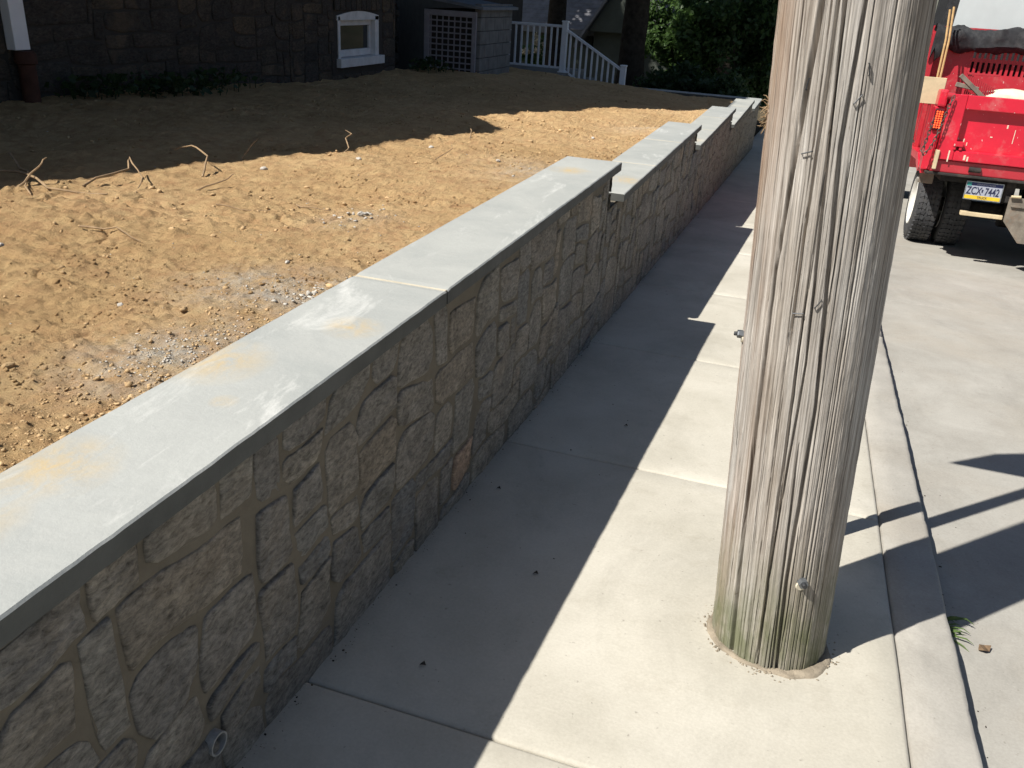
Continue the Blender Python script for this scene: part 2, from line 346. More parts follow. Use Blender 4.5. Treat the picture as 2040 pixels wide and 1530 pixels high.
class MB:
    def __init__(s): s.v = []; s.f = []
    def add(s, v, f):
        k = len(s.v); s.v += [tuple(p) for p in v]; s.f += [tuple(i+k for i in q) for q in f]; return s
    def box(s, lo, hi, bev=0.0, M=None):
        bm = bmesh.new(); bmesh.ops.create_cube(bm, size=1.0)
        c = [(a+b_)/2 for a, b_ in zip(lo, hi)]; d = [max(1e-4, b_-a) for a, b_ in zip(lo, hi)]
        for vv in bm.verts: vv.co = Vector((vv.co.x*d[0]+c[0], vv.co.y*d[1]+c[1], vv.co.z*d[2]+c[2]))
        if bev: bmesh.ops.bevel(bm, geom=list(bm.edges), offset=min(bev, min(d)*0.45), segments=2 if bev > 0.004 else 1, affect='EDGES', profile=0.6)
        if M is not None: bm.transform(M)
        bm.verts.index_update(); s.add([vv.co for vv in bm.verts], [[q.index for q in ff.verts] for ff in bm.faces]); bm.free(); return s
    def tube(s, pts, rad, n=8, cap=True):
        pts = [Vector(p) for p in pts]; rad = rad if isinstance(rad, (list, tuple)) else [rad]*len(pts)
        vv = []; ff = []; up = None
        for i, p in enumerate(pts):
            t = (pts[min(i+1, len(pts)-1)]-pts[max(i-1, 0)]).normalized()
            if up is None: up = Vector((0, 0, 1)) if abs(t.z) < 0.9 else Vector((1, 0, 0))
            a = t.cross(up).normalized(); up = a.cross(t).normalized(); bb = up
            for k in range(n):
                an = 2*math.pi*k/n; vv.append(p+(a*math.cos(an)+bb*math.sin(an))*rad[i])
        for i in range(len(pts)-1):
            for k in range(n): ff.append((i*n+k, i*n+(k+1) % n, (i+1)*n+(k+1) % n, (i+1)*n+k))
        if cap: ff.append(tuple(range(n))[::-1]); ff.append(tuple((len(pts)-1)*n+k for k in range(n)))
        return s.add(vv, ff)
    def lathe(s, prof, M, n=32):
        vv = []; ff = []; k = len(prof)
        for i in range(n):
            a = 2*math.pi*i/n
            for (r, h) in prof: vv.append(M @ Vector((r*math.cos(a), r*math.sin(a), h)))
        for i in range(n):
            for j in range(k-1): ff.append((i*k+j, ((i+1) % n)*k+j, ((i+1) % n)*k+j+1, i*k+j+1))
        return s.add(vv, ff)
    def prism(s, poly, axis_vec):
        n = len(poly); a = [Vector(p) for p in poly]; b_ = [p+Vector(axis_vec) for p in a]
        return s.add(a+b_, [tuple(range(n))[::-1], tuple(range(n, 2*n))]+[(i, (i+1) % n, n+(i+1) % n, n+i) for i in range(n)])
    def build(s, name, mat, parent=None, smooth=False, origin=None):
        o = mesh(name, s.v, s.f, mat, parent, False, origin)
        bm = bmesh.new(); bm.from_mesh(o.data); bmesh.ops.recalc_face_normals(bm, faces=bm.faces); bm.to_mesh(o.data); bm.free()
        if smooth:
            o.data.shade_smooth()
            try: o.data.set_sharp_from_angle(angle=math.radians(40))
            except Exception: pass
        return o
def box(name, lo, hi, mat, parent=None, bev=0.0, M=None): return MB().box(lo, hi, bev, M).build(name, mat, parent)
SL = 0.056
def gz(y): return -SL*y                                   # sidewalk height
def shear(o):                                             # let a level piece follow the street's fall
    w = WO[o.name]
    for v in o.data.vertices: v.co.z += gz(v.co.y+w.y)
    return o

# ------------------------------------------------------------------ ground, street, kerb, sidewalk
ys = np.array([-120, -30, 0, 20, 60, 200, 400.]); zs = np.array([1.0, 1.0, -0.35, -1.5, -2.2, -3, -3.])
V = [(x, y, z) for y, z in zip(ys, zs) for x in (-300, -40, 0, 40, 300)]
tag(npmesh('ground', V, grid_faces(len(ys), 5), 'ground_dirt'), kind='structure')

street = tag(shear(box('street', (0.70, -10, -0.42), (9.5, 48, -0.15), 'joint_dark')), kind='structure')
se = [-10, -2.5, 7.05, 8.66, 13.5, 18.5, 24, 30, 36, 42, 48]
for a, c in zip(se[:-1], se[1:]):
    for x0, x1 in ((0.705, 4.6), (4.606, 9.4)):
        n = max(2, int((c-a)/0.8)); o = MB().box((x0, a+0.003, -0.20), (x1, c-0.003, -0.095), 0.006).build('road_slab', 'street_concrete', street); shear(o)

kerb = tag(shear(box('kerb', (0.527, -6, -0.40), (0.688, 40, -0.17), 'joint_dark')), kind='structure')
ke = [-6, -3.0, 0.45, 5.6, 9.4, 12.4, 15.4, 18.4, 22, 26, 30, 35, 40]
for i, (a, c) in enumerate(zip(ke[:-1], ke[1:])):
    yy = np.arange(a+0.002, c-0.0019, 0.03 if c < 9 else 0.12); yy[-1] = c-0.002
    prof = [(0.525, -0.30), (0.525, -0.010), (0.533, 0.0), (0.60, 0.001), (0.678, -0.0005), (0.690, -0.0025), (0.695, -0.009), (0.696, -0.30)]
    V = []
    for y in yy:
        for k, (x, z) in enumerate(prof):
            j = float(fbm(y*7+k*3.1, k*1.7+i, 3, 31)); r = float(fbm(y*30, k*2.0, 2, 77))
            V.append((x+0.004*j*(k in (4, 5, 6))+0.002*r*(k in (1, 2, 5)), y, z+gz(y)+(0.0035*j+0.0015*r)*(0 < k < 7)))
    F = grid_faces(len(yy), len(prof)).tolist(); n = len(prof)
    F.append(list(range(n))); F.append([(len(yy)-1)*n+k for k in range(n)][::-1])
    me = bpy.data.meshes.new('kerb_stone'); me.from_pydata(V, [], F); me.update(); link('kerb_stone', me, 'kerb_concrete', kerb, True)

walk = tag(shear(box('sidewalk', (-0.93, -4, -0.35), (0.520, 40, -0.105), 'joint_dark')), kind='structure')
we = [-3.2, -1.65, -0.1, 1.455, 3.04, 4.51, 6.04, 7.56, 9.08, 10.6, 12.12, 13.64, 15.16, 16.68, 18.2, 20, 22, 24, 27, 30, 35, 40]
for i, (a, c) in enumerate(zip(we[:-1], we[1:])):
    x0, x1 = -0.96 if c < 17.8 else -1.1, 0.5215
    nx, ny = 22, 20
    X = np.concatenate([[x0, x0+0.003], np.linspace(x0+0.012, x1-0.012, nx), [x1-0.003, x1]])
    Y = np.concatenate([[a+0.002, a+0.005], np.linspace(a+0.014, c-0.014, ny), [c-0.005, c-0.002]])
    GX, GY = np.meshgrid(X, Y); GZ = gz(GY)+0.003*fbm(GX*2.5, GY*2.5, 3, 3)
    e = np.minimum(np.minimum(GX-x0, x1-GX), np.minimum(GY-a-0.002, c-0.002-GY)); GZ = GZ-0.009*(e < 0.0005)-0.0035*((e >= 0.0005) & (e < 0.006))
    if a < 2.14 < c:                                        # raised lip of new concrete round the pole
        d = np.hypot(GX-0.15, GY-2.13); GZ = GZ+0.012*np.exp(-((d-0.30)/0.12)**2)
    V = np.stack([GX, GY, GZ], -1).reshape(-1, 3); nr, nc = GX.shape
    F = grid_faces(nr, nc).tolist()
    rim = list(range(nc))+[r*nc+nc-1 for r in range(1, nr)]+[(nr-1)*nc+k for k in range(nc-2, -1, -1)]+[r*nc for r in range(nr-2, 0, -1)]
    VV = V.tolist(); k0 = len(VV)
    for r in rim: VV.append((V[r][0], V[r][1], V[r][2]-0.09))
    L = len(rim); F += [(rim[q], k0+q, k0+(q+1) % L, rim[(q+1) % L]) for q in range(L)]
    me = bpy.data.meshes.new('pavement_slab'); me.from_pydata(VV, [], F); me.update(); link('pavement_slab', me, 'walk_concrete', walk, True)

# ------------------------------------------------------------------ soil of the yard
LV = [0.730, 0.523, 0.318, 0.0945, -0.078]; YS = [4.72, 8.31, 11.96, 15.63]
def soil_z(x, y, detail=True):
    x = np.asarray(x, float); y = np.asarray(y, float)
    mp = np.interp(y, [-4, 0, 4, 6, 9, 12, 15, 17.5], [.75, .72, .64, .54, .39, .22, .05, -.10])
    zh = np.interp(y, [-4, 0, 5, 10.6, 13, 15.5, 17.5], [.85, .78, .62, .44, .40, .24, -.06])
    s = np.clip((-1.23-x)/4.18, 0, 1.2)
    z = mp*(1-s)+zh*s
    w = np.full_like(y, LV[0]-0.032)
    for k in range(4):
        t = np.clip((y-(YS[k]-0.22))/0.30, 0, 1); t = t*t*(3-2*t); w = w+(LV[k+1]-LV[k])*t
    q = np.exp(-np.clip(-1.23-x, 0, 9)/0.45); z = z*(1-q)+w*q
    if detail:
        fl_ = np.clip((y-7)/5, 0, 1)
        q2 = 1-np.exp(-np.clip(-1.20-x, 0, 9)/0.16)
        z = z+q2*(0.07*fbm(x*0.9, y*0.9, 3, 41)+0.018*fbm(x*3.1+4, y*3.1, 4, 43))
        rg = 1-np.abs(fbm(x*2.6, y*4.5+x, 3, 55)); z = z+q2*0.012*rg**4
        c1 = np.clip(fbm(x*9, y*9, 3, 47)-0.12, 0, 1); c2 = np.clip(fbm(x*24, y*24, 2, 49)-0.2, 0, 1)
        patch = np.clip(1.3*fbm(x*1.7, y*1.7, 3, 51)+0.32, 0.08, 1)
        z = z+(1-0.5*fl_)*(0.25+0.75*q2)*patch*(0.022*c1+0.030*c2)+0.0065*fbm(x*40, y*40, 2, 53)+0.010*np.clip(fbm(x*5+y*2, y*21, 2, 97), -1, 1)*np.clip(fbm(x*0.8, y*0.8, 2, 99)+0.2, 0, 1)+0.012*np.clip(fbm(x*62, y*62, 2, 95)-0.15, 0, 1)
        ln = np.clip(np.abs(fbm(x*3.2+2*fbm(x*1.5, y*1.5, 2, 92), y*7.5, 3, 93)), 0, 1); z = z-q2*0.03*np.exp(-(ln/0.055)**2)*patch
    return z
yy = [0.45]
while yy[-1] < 17.62: yy.append(yy[-1]+max(0.0075, 0.0052*yy[-1]))
yy = np.array(yy); ux = np.linspace(0, 1, 430); xx = -1.205-4.25*(0.55*ux+0.45*ux*ux)
GX, GY = np.meshgrid(xx, yy); GZ = soil_z(GX, GY)
V = np.stack([GX, GY, GZ], -1).reshape(-1, 3)
soil = tag(npmesh('soil', V, grid_faces(len(yy), len(xx))[:, ::-1], 'soil', smooth=True), kind='structure')
D = np.zeros(GX.shape)
for (cx, cy, rx, ry, a_) in [(-1.36, 1.53, .17, .20, 1.0), (-1.40, 2.10, .26, .20, .95), (-1.34, 1.78, .12, .14, .5), (-1.32, 4.75, .25, .5, .9), (-1.45, 5.15, .35, .3, .5), (-1.66, 3.07, .15, .18, .4), (-1.40, 8.25, .3, .4, .5)]:
    D = np.maximum(D, a_*np.exp(-((GX-cx)/rx)**2-((GY-cy)/ry)**2))
at = soil.data.attributes.new('dust', 'FLOAT', 'POINT'); at.data.foreach_set('value', D.ravel().astype(np.float32))
# the soil goes on behind the camera and under the house
V = []; yb = np.linspace(-6, 0.47, 14); xb = np.linspace(-1.205, -5.455, 16)
BX, BY = np.meshgrid(xb, yb); BZ = soil_z(BX, BY)-0.01
tag(npmesh('soil', np.stack([BX, BY, BZ], -1).reshape(-1, 3), grid_faces(14, 16)[:, ::-1], 'soil', smooth=True), kind='structure')

# clods, crumbs and gravel: uncountable
def ico():
    bm = bmesh.new(); bmesh.ops.create_icosphere(bm, subdivisions=1, radius=1.0)
    v = np.array([q.co[:] for q in bm.verts]); f = np.array([[q.index for q in p.verts] for p in bm.faces]); bm.free(); return v, f
IV, IF = ico()
def pebbles(name, P, R, mat, label, cat, flat=0.7):
    n = len(P); jit = rng.uniform(0.45, 1.35, (n, len(IV), 1)); sc = rng.uniform(0.7, 1.3, (n, 1, 3)); sc[:, :, 2] *= flat
    V = P[:, None, :]+IV[None]*jit*sc*R[:, None, None]
    F = (IF[None]+np.arange(n)[:, None, None]*len(IV)).reshape(-1, 3)
    return tag(npmesh(name, V.reshape(-1, 3), F, mat), label, cat, kind='stuff')
n = 12000
py_ = 0.75+16.2*rng.random(n)**1.9; px_ = -1.24-4.0*rng.random(n)**1.25
den = fbm(px_*1.7, py_*1.7, 3, 51)+0.5*fbm(px_*6, py_*6, 2, 58); keep = den > rng.uniform(-0.35, 0.55, n); px_, py_ = px_[keep], py_[keep]
R = 0.0022+0.013*rng.random(len(px_))**8; R *= (0.8+0.05*py_)
P = np.stack([px_, py_, soil_z(px_, py_)+R*0.25], -1)
pebbles('soil_clods', P, R, 'clod', 'crumbs and clods of tan soil scattered over the bare yard', 'soil clods')
n = 60000
py_ = 0.7+7.0*rng.random(n)**1.7; px_ = -1.235-3.0*rng.random(n)**1.2
den = 1.3*fbm(px_*2.3, py_*2.3, 3, 51)+0.7*fbm(px_*8, py_*8, 2, 58); keep = den > rng.uniform(-0.05, 0.75, n); px_, py_ = px_[keep][:22000], py_[keep][:22000]
R = 0.0014+0.0065*rng.random(len(px_))**5; R *= (0.75+0.10*py_)
pebbles('soil_grains', np.stack([px_, py_, soil_z(px_, py_)+R*0.15], -1), R, 'soil', 'fine crumbs and grains covering the tan soil', 'soil grains', 0.8)
# crumbly dark edge by the coping near the camera
n = 2600; yb = 0.7+1.25*rng.random(n)**1.4; xb = -1.235-0.24*rng.random(n)**1.5
R = 0.0014+0.0055*rng.random(n)**6; P = np.stack([xb, yb, soil_z(xb, yb)+R*0.3], -1)
pebbles('soil_crumbs', P, R, 'clod', 'loose crumbs of soil along the near edge of the coping', 'soil crumbs')
def patch(cx, cy, sx, sy, n, r0, r1):
    x = np.minimum(cx+sx*rng.normal(size=n), -1.238); y = cy+sy*rng.normal(size=n); r = r0+(r1-r0)*rng.random(n)**3
    return np.stack([x, y, soil_z(x, y)+r*0.3], -1), r
A = [patch(-1.36, 1.53, .06, .08, 420, .0008, .005), patch(-1.42, 2.08, .10, .07, 300, .0007, .004), patch(-1.30, 1.72, .03, .09, 90, .0012, .006),
     patch(-1.29, 2.10, .03, .05, 70, .002, .011), patch(-1.66, 3.07, .08, .1, 60, .003, .012), patch(-1.34, 4.95, .1, .25, 160, .002, .012), patch(-1.6, 2.6, .3, .7, 70, .0015, .006), patch(-2.6, 4, .9, 1.8, 60, .002, .007)]
pebbles('mortar_rubble', np.concatenate([a[0] for a in A]), np.concatenate([a[1] for a in A]), 'grey_gravel', 'pale grey mortar crumbs and gravel spilled beside the coping', 'gravel', 0.5)

# ------------------------------------------------------------------ stone packing
def pack(y0, y1, z0, z1, cell, ws, hs, valid, seed):
    r = random.Random(seed); nc = int((y1-y0)/cell); nr = int((z1-z0)/cell)
    used = [[not valid(y0+(c+.5)*cell, z0+(q+.5)*cell) for c in range(nc)] for q in range(nr)]
    out = []
    for q in range(nr):
        for c in range(nc):
            if used[q][c]: continue
            w = r.choice(ws); h = r.choice(hs); k = 0
            while k < w and c+k < nc and not used[q][c+k]: k += 1
            w = k; hh = 0
            while hh < h and q+hh < nr and all(not used[q+hh][c+t] for t in range(w)): hh += 1
            h = hh
            for a in range(h):
                for t in range(w): used[q+a][c+t] = True
            # swallow one-cell slivers to the right
            out.append((y0+c*cell, y0+(c+w)*cell, z0+q*cell, z0+(q+h)*cell))
    return out
def warp(y, z, amp, fr, s):
    return y+amp*fbm(y*fr, z*fr, 2, s), z+amp*fbm(y*fr+31, z*fr+7, 2, s+9)
def stone_mesh(rect, plane_x, gap, per, rings, relief, amp, fr, s, rr, zclip=None, proud=None):
    a, c, lo, hi = rect
    cx, cz = (a+c)/2, (lo+hi)/2; hx, hz = (c-a)/2-gap, (hi-lo)/2-gap
    if hx < 0.008 or hz < 0.008: return None
    rad = min(hx, hz)*rr.uniform(0.06, 0.16); cuts = [rr.uniform(0.0, 0.62)*min(hx, hz) if rr.random() < 0.55 else 0.0 for _ in range(4)]
    P = []
    q4 = per//4; ring = [(-1+2*k/q4, -1) for k in range(q4)]+[(1, -1+2*k/q4) for k in range(q4)]+[(1-2*k/q4, 1) for k in range(q4)]+[(-1, 1-2*k/q4) for k in range(q4)]
    for k in range(per):
        x, z = ring[k][0]*hx, ring[k][1]*hz
        ex, ez = abs(x)-(hx-rad), abs(z)-(hz-rad)
        if ex > 0 and ez > 0:
            L = math.hypot(ex, ez); x = math.copysign(hx-rad+ex/L*rad, x); z = math.copysign(hz-rad+ez/L*rad, z)
        cc = cuts[(0 if x > 0 else 1)+(0 if z > 0 else 2)]; over = abs(x)+abs(z)-(hx+hz-cc)
        if over > 0: x -= math.copysign(over/2, x); z -= math.copysign(over/2, z)
        P.append((x, z))
    tw = rr.uniform(-0.07, 0.07); P = [(x+z*tw*1.6, z+x*tw) for x, z in P]
    P = np.array(P); base = rr.uniform(0.0005, 0.003) if proud is None else proud
    tx, tz = rr.uniform(-1, 1)*relief*0.5, rr.uniform(-1, 1)*relief*0.5
    prof = [(1.0, -0.03), (1.0, 0.0), (0.982, relief*0.55), (0.92, relief*0.85)]+[(v, relief) for v in np.linspace(0.72, 0.14, rings)]
    V = []
    for sc, d in prof:
        y = cx+P[:, 0]*sc; z = cz+P[:, 1]*sc
        y2, z2 = warp(y, z, amp, fr, s)
        nn = d > relief*0.3
        x = plane_x+base+d+nn*(relief*0.9*fbm(y*16, z*26, 4, s+3)+relief*0.5*fbm(y*60, z*80, 2, s+5)+tx*P[:, 0]*sc/hx+tz*P[:, 1]*sc/hz)
        if zclip is not None: z2 = np.minimum(z2, zclip)
        V.append(np.stack([x, y2, z2], -1))
    V = np.concatenate(V); F = grid_faces(len(prof), per, True).tolist(); last = (len(prof)-1)*per
    F.append([last+k for k in range(per)])
    return V, F

# ------------------------------------------------------------------ retaining wall
WX = -0.952
wall = empty('retaining_wall', (-1.07, 0, 0), 'long stepped fieldstone retaining wall with blue-grey stone coping beside the sidewalk', 'stone wall')
wall_end = [4.60, 8.22, 11.86, 15.53]
def top_at(y):
    for k, e in enumerate(wall_end):
        if y < e: return LV[k]-0.047
    return LV[4]-0.047
core = MB()
ylist = [-2.0]+wall_end+[17.80]
for k in range(5):
    y0, y1 = ylist[k]+(0.001 if k else 0), ylist[k+1]; zt = LV[k]-0.0472
    ny = int((y1-y0)/0.03)+2; nz = 22
    Y = np.linspace(y0, y1, ny); T = np.linspace(0, 1, nz)
    GY, GT = np.meshgrid(Y, T, indexing='ij'); zb = gz(GY)-0.12; GZ = zb+(zt-zb)*GT
    GX = WX+0.0012+0.0025*fbm(GY*9, GZ*9, 3, 61)+0.002*fbm(GY*40, GZ*40, 2, 63)
    GX = np.maximum(GX, WX-0.004)
    core.add(np.stack([GX, GY, GZ], -1).reshape(-1, 3).tolist(), grid_faces(ny, nz).tolist())
    core.box((-1.195, y0, gz(y1)-0.12), (WX-0.012, y1, zt))
core.build('mortar', 'wall_mortar', wall, True)
rects = pack(-0.4, 17.8, -1.24, 0.70, 0.04, [3, 4, 5, 6, 6, 7, 8, 9], [2, 3, 4, 4, 5, 5, 6], lambda y, z: gz(y)-0.05 < z < top_at(y)-0.005, 21)
rects = [r for r in rects if (r[1]-r[0]) > 0.05 and (r[3]-r[2]) > 0.05]
rects.sort(key=lambda r: r[0]); far_v = MB(); rr = random.Random(77); cnt = 0
for r in rects:
    near = r[0] < 4.5
    zc = min(top_at(r[0]), top_at(r[1]-0.02))-0.004
    st = stone_mesh(r, WX, rr.uniform(0.005, 0.011), 32 if near else 12, 6 if near else 1, rr.uniform(0.0035, 0.008), 0.040, 4.0, 200, rr, zc)
    if st is None: continue
    tan = (2.35 < r[0] < 2.62 and -0.02 < (r[2]+r[3])/2 < 0.16)
    if cnt < 300:
        me = bpy.data.meshes.new('stone'); me.from_pydata(st[0].tolist(), [], st[1]); me.update()
        link('stone', me, 'tan_stone' if tan else 'wall_stone', wall, True)
    else: far_v.add(st[0].tolist(), st[1])
    cnt += 1
if far_v.v: o = mesh('far_stones', far_v.v, far_v.f, 'wall_stone', wall, True); o['kind'] = 'stuff'
print('wall stones', cnt)
# rough ends of each step
for k, e in enumerate(wall_end):
    z0 = LV[k+1]-0.045; z1 = LV[k]-0.05
    for q in range(2):
        za, zb = (z0, (z0+z1)/2-0.006) if q == 0 else ((z0+z1)/2+0.006, z1)
        V = []; F = []
        nx, nz = 9, 6
        for i in range(nx):
            for j in range(nz):
                x = WX-0.22+(0.235*i/(nx-1)); z = za+(zb-za)*j/(nz-1); ed = min(i, nx-1-i, j, nz-1-j)
                V.append((x+0.004*float(fbm(z*40, k, 2, 5)), e+(0.0 if ed == 0 else 0.022)+0.018*float(fbm(x*22+k*5, z*22, 3, 9))*(ed > 0)+(0.018 if q else 0)*(ed > 0), z))
        mesh('stone', V, grid_faces(nx, nz).tolist(), 'wall_stone', wall, True)
# coping slabs
def coping(y0, y1, z, parent, x0=-1.226, x1=-0.918, name='coping_stone', along='y'):
    th = 0.046; n = max(6, int((y1-y0)/0.025)); prof = [(0, -th), (0, -0.004), (0.004, 0), (0.08, 0), (0.16, 0), (0.24, 0), (-0.004, 0), (0, -0.004), (0, -th)]
    V = []
    for i in range(n+1):
        y = y0+(y1-y0)*i/n; e = 0.003*(i in (0, n)); w = x1-x0
        xs = [x0, x0, x0+0.004, x0+w*.3, x0+w*.5, x0+w*.7, x1-0.004, x1, x1]
        for k, x in enumerate(xs):
            ph = 0.0 if k < 4 else 50.0; ch = 0.0013*float(fbm(y*14, ph+z*9, 3, 88))*(k in (0, 1, 2, 6, 7, 8)); ch2 = 0.0010*float(fbm(y*70, ph+3, 2, 90))*(k in (6, 7, 8))
            zz = z+prof[k][1]-(e if 0 < k < 8 else 0)+0.0016*float(fbm(x*6, y*4, 2, 91))*(1 < k < 7)
            V.append((x+ch+ch2, y, zz))
    F = grid_faces(n+1, 9).tolist(); F += [[i*9+8, i*9, (i+1)*9, (i+1)*9+8] for i in range(n)]
    F.append(list(range(9))); F.append([n*9+k for k in range(9)][::-1])
    me = bpy.data.meshes.new(name)
    if along == 'x': V = [(b_, a, c) for a, b_, c in V]
    me.from_pydata(V, [], F); me.update(); bm = bmesh.new(); bm.from_mesh(me); bmesh.ops.recalc_face_normals(bm, faces=bm.faces); bm.to_mesh(me); bm.free()
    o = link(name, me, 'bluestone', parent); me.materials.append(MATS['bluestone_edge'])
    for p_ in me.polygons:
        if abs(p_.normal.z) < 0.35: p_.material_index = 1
    return o
for segs, z in [([-2.6, -0.2, 2.255, 4.72], LV[0]), ([4.884, 5.915, 7.08, 8.31], LV[1]), ([8.452, 9.58, 10.75, 11.96], LV[2]), ([12.10, 13.22, 14.4, 15.63], LV[3]), ([15.98, 17.52], LV[4])]:
    for i, (a, c) in enumerate(zip(segs[:-1], segs[1:])):
        coping(a+0.005, c-0.005, z, wall)
        if i: box('joint_mortar', (-1.220, a-0.0055, z-0.043), (-0.923, a+0.0055, z-0.0015), 'cream_mortar', wall)
# weep pipe
Mx = Matrix.Translation((WX-0.010, 1.09, 0.072)) @ Matrix.Rotation(math.pi/2, 4, 'Y')
p = MB().lathe([(0.0225, 0), (0.0225, 0.032), (0.0265, 0.032), (0.0265, 0)], Mx, 28).build('drain_pipe', 'dull_pipe', wall, True)
p['label'] = 'pale plastic weep pipe end near the foot of the wall'
MB().lathe([(0.0, 0.004), (0.0225, 0.004)], Mx, 28).build('pipe_hole', 'debris_dark', p)

# return wall at the far end
ret = empty('return_wall', (-3, 17.68, -0.6), 'low return wall with bluestone coping across the far end of the yard', 'stone wall')
box('mortar', (-5.1, 17.56, -1.3), (WX-0.002, 17.80, -0.125), 'wall_mortar', ret)
for a, c in ((-5.1, -3.7), (-3.7, -2.3), (-2.3, -0.918)): coping(a+0.004, c-0.004 if c < -1 else c, LV[4]+0.002, ret, 17.53, 17.84, along='x')

# ------------------------------------------------------------------ utility pole
PX, PY = 0.152, 2.14; th0 = math.atan2(-PY, -PX)
hs = np.concatenate([np.linspace(-0.35, 2.05, 330), np.linspace(2.1, 8.5, 20)])
ang = np.concatenate([np.linspace(-1.75, 1.75, 540), np.linspace(1.75, 2*math.pi-1.75, 62)[1:-1]])
GA, GH = np.meshgrid(ang, hs); r0 = 0.1585+0.0025*np.clip(GH, 0, 2)
u = GA*0.175
Dp = 0.0028*fbm(GA*4, GH*0.8, 2, 101)+0.0009*fbm(u*95, GH*2.2, 3, 103)+0.0009*fbm(u*260, GH*4.5, 2, 105)+0.0011*fbm(u*50, GH*22, 3, 106)
def crack(a_of_h, w_, dep, h0, h1):
    global Dp
    a = a_of_h(GH)+0.006*fbm(GH*3.5, GH*0+w_*900, 3, int(dep*1e5) % 97)+0.003*fbm(GH*22, GH*0+dep*3000, 2, 8)
    t = np.clip((GH-h0)/0.12, 0, 1)*np.clip((h1-GH)/0.12, 0, 1); ww = w_*(0.45+0.55*t)*(0.7+0.6*vn(GH*4, GH*0+a_of_h(0.0)*40, 5))
    Dp = Dp-dep*np.sqrt(t)*np.exp(-((GA-a)*0.1585/np.maximum(ww, 1e-4))**6)
fa = lambda f: math.asin(max(-0.99, min(0.99, 2*f-1)))
crack(lambda h: np.interp(h, [-.3, .5, 1.1, 1.7], [fa(.24), fa(.215), fa(.225), fa(.32)]), 0.0055, 0.020, -0.2, 3.0)
crack(lambda h: np.interp(h, [-.3, .3, .8, 1.4, 1.8], [fa(.66), fa(.62), fa(.645), fa(.56), fa(.60)]), 0.0048, 0.020, -0.1, 1.75)
crack(lambda h: np.interp(h, [-.3, .3, .9, 1.7], [fa(.48), fa(.47), fa(.53), fa(.46)]), 0.0030, 0.014, 0.0, 1.9)
crack(lambda h: np.interp(h, [0, 1.7], [fa(.36), fa(.42)]), 0.0032, 0.013, 0.9, 2.5)
crack(lambda h: np.interp(h, [0, 1.7], [fa(.60), fa(.50)]), 0.0026, 0.012, -0.2, 0.7)
cr_ = random.Random(4)
for k in range(70):
    a0 = cr_.uniform(-1.6, 1.6); sl = cr_.uniform(-0.05, 0.03); h0 = cr_.uniform(-0.3, 1.5); L = cr_.uniform(0.3, 1.2)
    crack(lambda h, a0=a0, sl=sl: a0+sl*h, cr_.uniform(0.0010, 0.0019), cr_.uniform(0.005, 0.011), h0, h0+L)
for k in range(26):                                         # many short drying checks at the foot
    a0 = -1.5+3.0*k/25+cr_.uniform(-.04, .04); crack(lambda h, a0=a0: a0-0.01*h, cr_.uniform(0.0010, 0.0018), cr_.uniform(0.005, 0.009), -0.3, cr_.uniform(0.12, 0.5))
Rr = r0+Dp; TH = th0+GA; LX = -0.067; LY = 0.045
X = PX+0.01+LX*GH+Rr*np.cos(TH); Y = PY+LY*GH+Rr*np.sin(TH); Z = GH+gz(PY)
pole = empty('utility_pole', (PX, PY, gz(PY)), 'weathered grey wooden utility pole standing in the sidewalk by the kerb', 'utility pole')
o = npmesh('pole', np.stack([X, Y, Z], -1).reshape(-1, 3), grid_faces(len(hs), len(ang), True), 'pole_wood', pole, True)
uvl = o.data.uv_layers.new(name='UVMap'); li = np.empty(len(o.data.loops), np.int32); o.data.loops.foreach_get('vertex_index', li)
UV = np.stack([u.ravel()[li], GH.ravel()[li]], -1).astype(np.float32)
# keep the seam in order
pl = UV.reshape(-1, 4, 2); wr = (pl[:, :, 0].max(1)-pl[:, :, 0].min(1)) > 0.5
for q in np.where(wr)[0]: pl[q, :, 0] = np.where(pl[q, :, 0] < 0.3, pl[q, :, 0]+2*math.pi*0.175, pl[q, :, 0])
uvl.data.foreach_set('uv', pl.reshape(-1))
def pole_pt(f, h, out=0.0):
    a = th0+fa(f); r = 0.1585+0.0025*max(0, min(2, h))+out
    return Vector((PX+0.01+LX*h+r*math.cos(a), PY+LY*h+r*math.sin(a), h+gz(PY))), Vector((math.cos(a), math.sin(a), 0))
def bolt(f, h, s=1.0):
    p, n = pole_pt(f, h); R = n.to_track_quat('Z', 'Y').to_matrix().to_4x4(); M_ = Matrix.Translation(p) @ R
    w = MB().lathe([(0.0, 0.004), (0.013*s, 0.004), (0.0145*s, 0.001), (0.0145*s, -0.006)], M_ @ Matrix.Translation((0, -0.013*s, 0)), 20).build('washer', 'cream_mortar', pole)
    b_ = MB().lathe([(0.0, 0.016), (0.0125*s, 0.016), (0.0135*s, 0.013), (0.0135*s, -0.01)], M_, 6).build('bolt', 'bolt_steel', pole)
    MB().lathe([(0.0, 0.024), (0.006*s, 0.024), (0.0068*s, 0.021), (0.0068*s, 0.015)], M_, 14).build('bolt_tip', 'dark_steel', b_, True)
bolt(0.73, 0.305)
bolt(0.012, 0.90, 0.8)
for f, h, r in ((0.62, 1.50, 0.6), (0.66, 1.56, -0.2), (0.555, 1.05, 0.5), (0.30, 1.52, 0.1), (0.35, 1.38, 1.2), (0.43, 1.02, 1.4)):
    p, n = pole_pt(f, h, 0.001); t = Vector((-n.y, n.x, 0)); d = (Vector((0, 0, 1))*math.cos(r)+t*math.sin(r))
    MB().tube([p-d*0.012, p-d*0.012+n*0.005, p+d*0.012+n*0.004, p+d*0.012], 0.0016, 6).build('staple', 'dark_steel', pole)
mb = MB(); rr = random.Random(9)
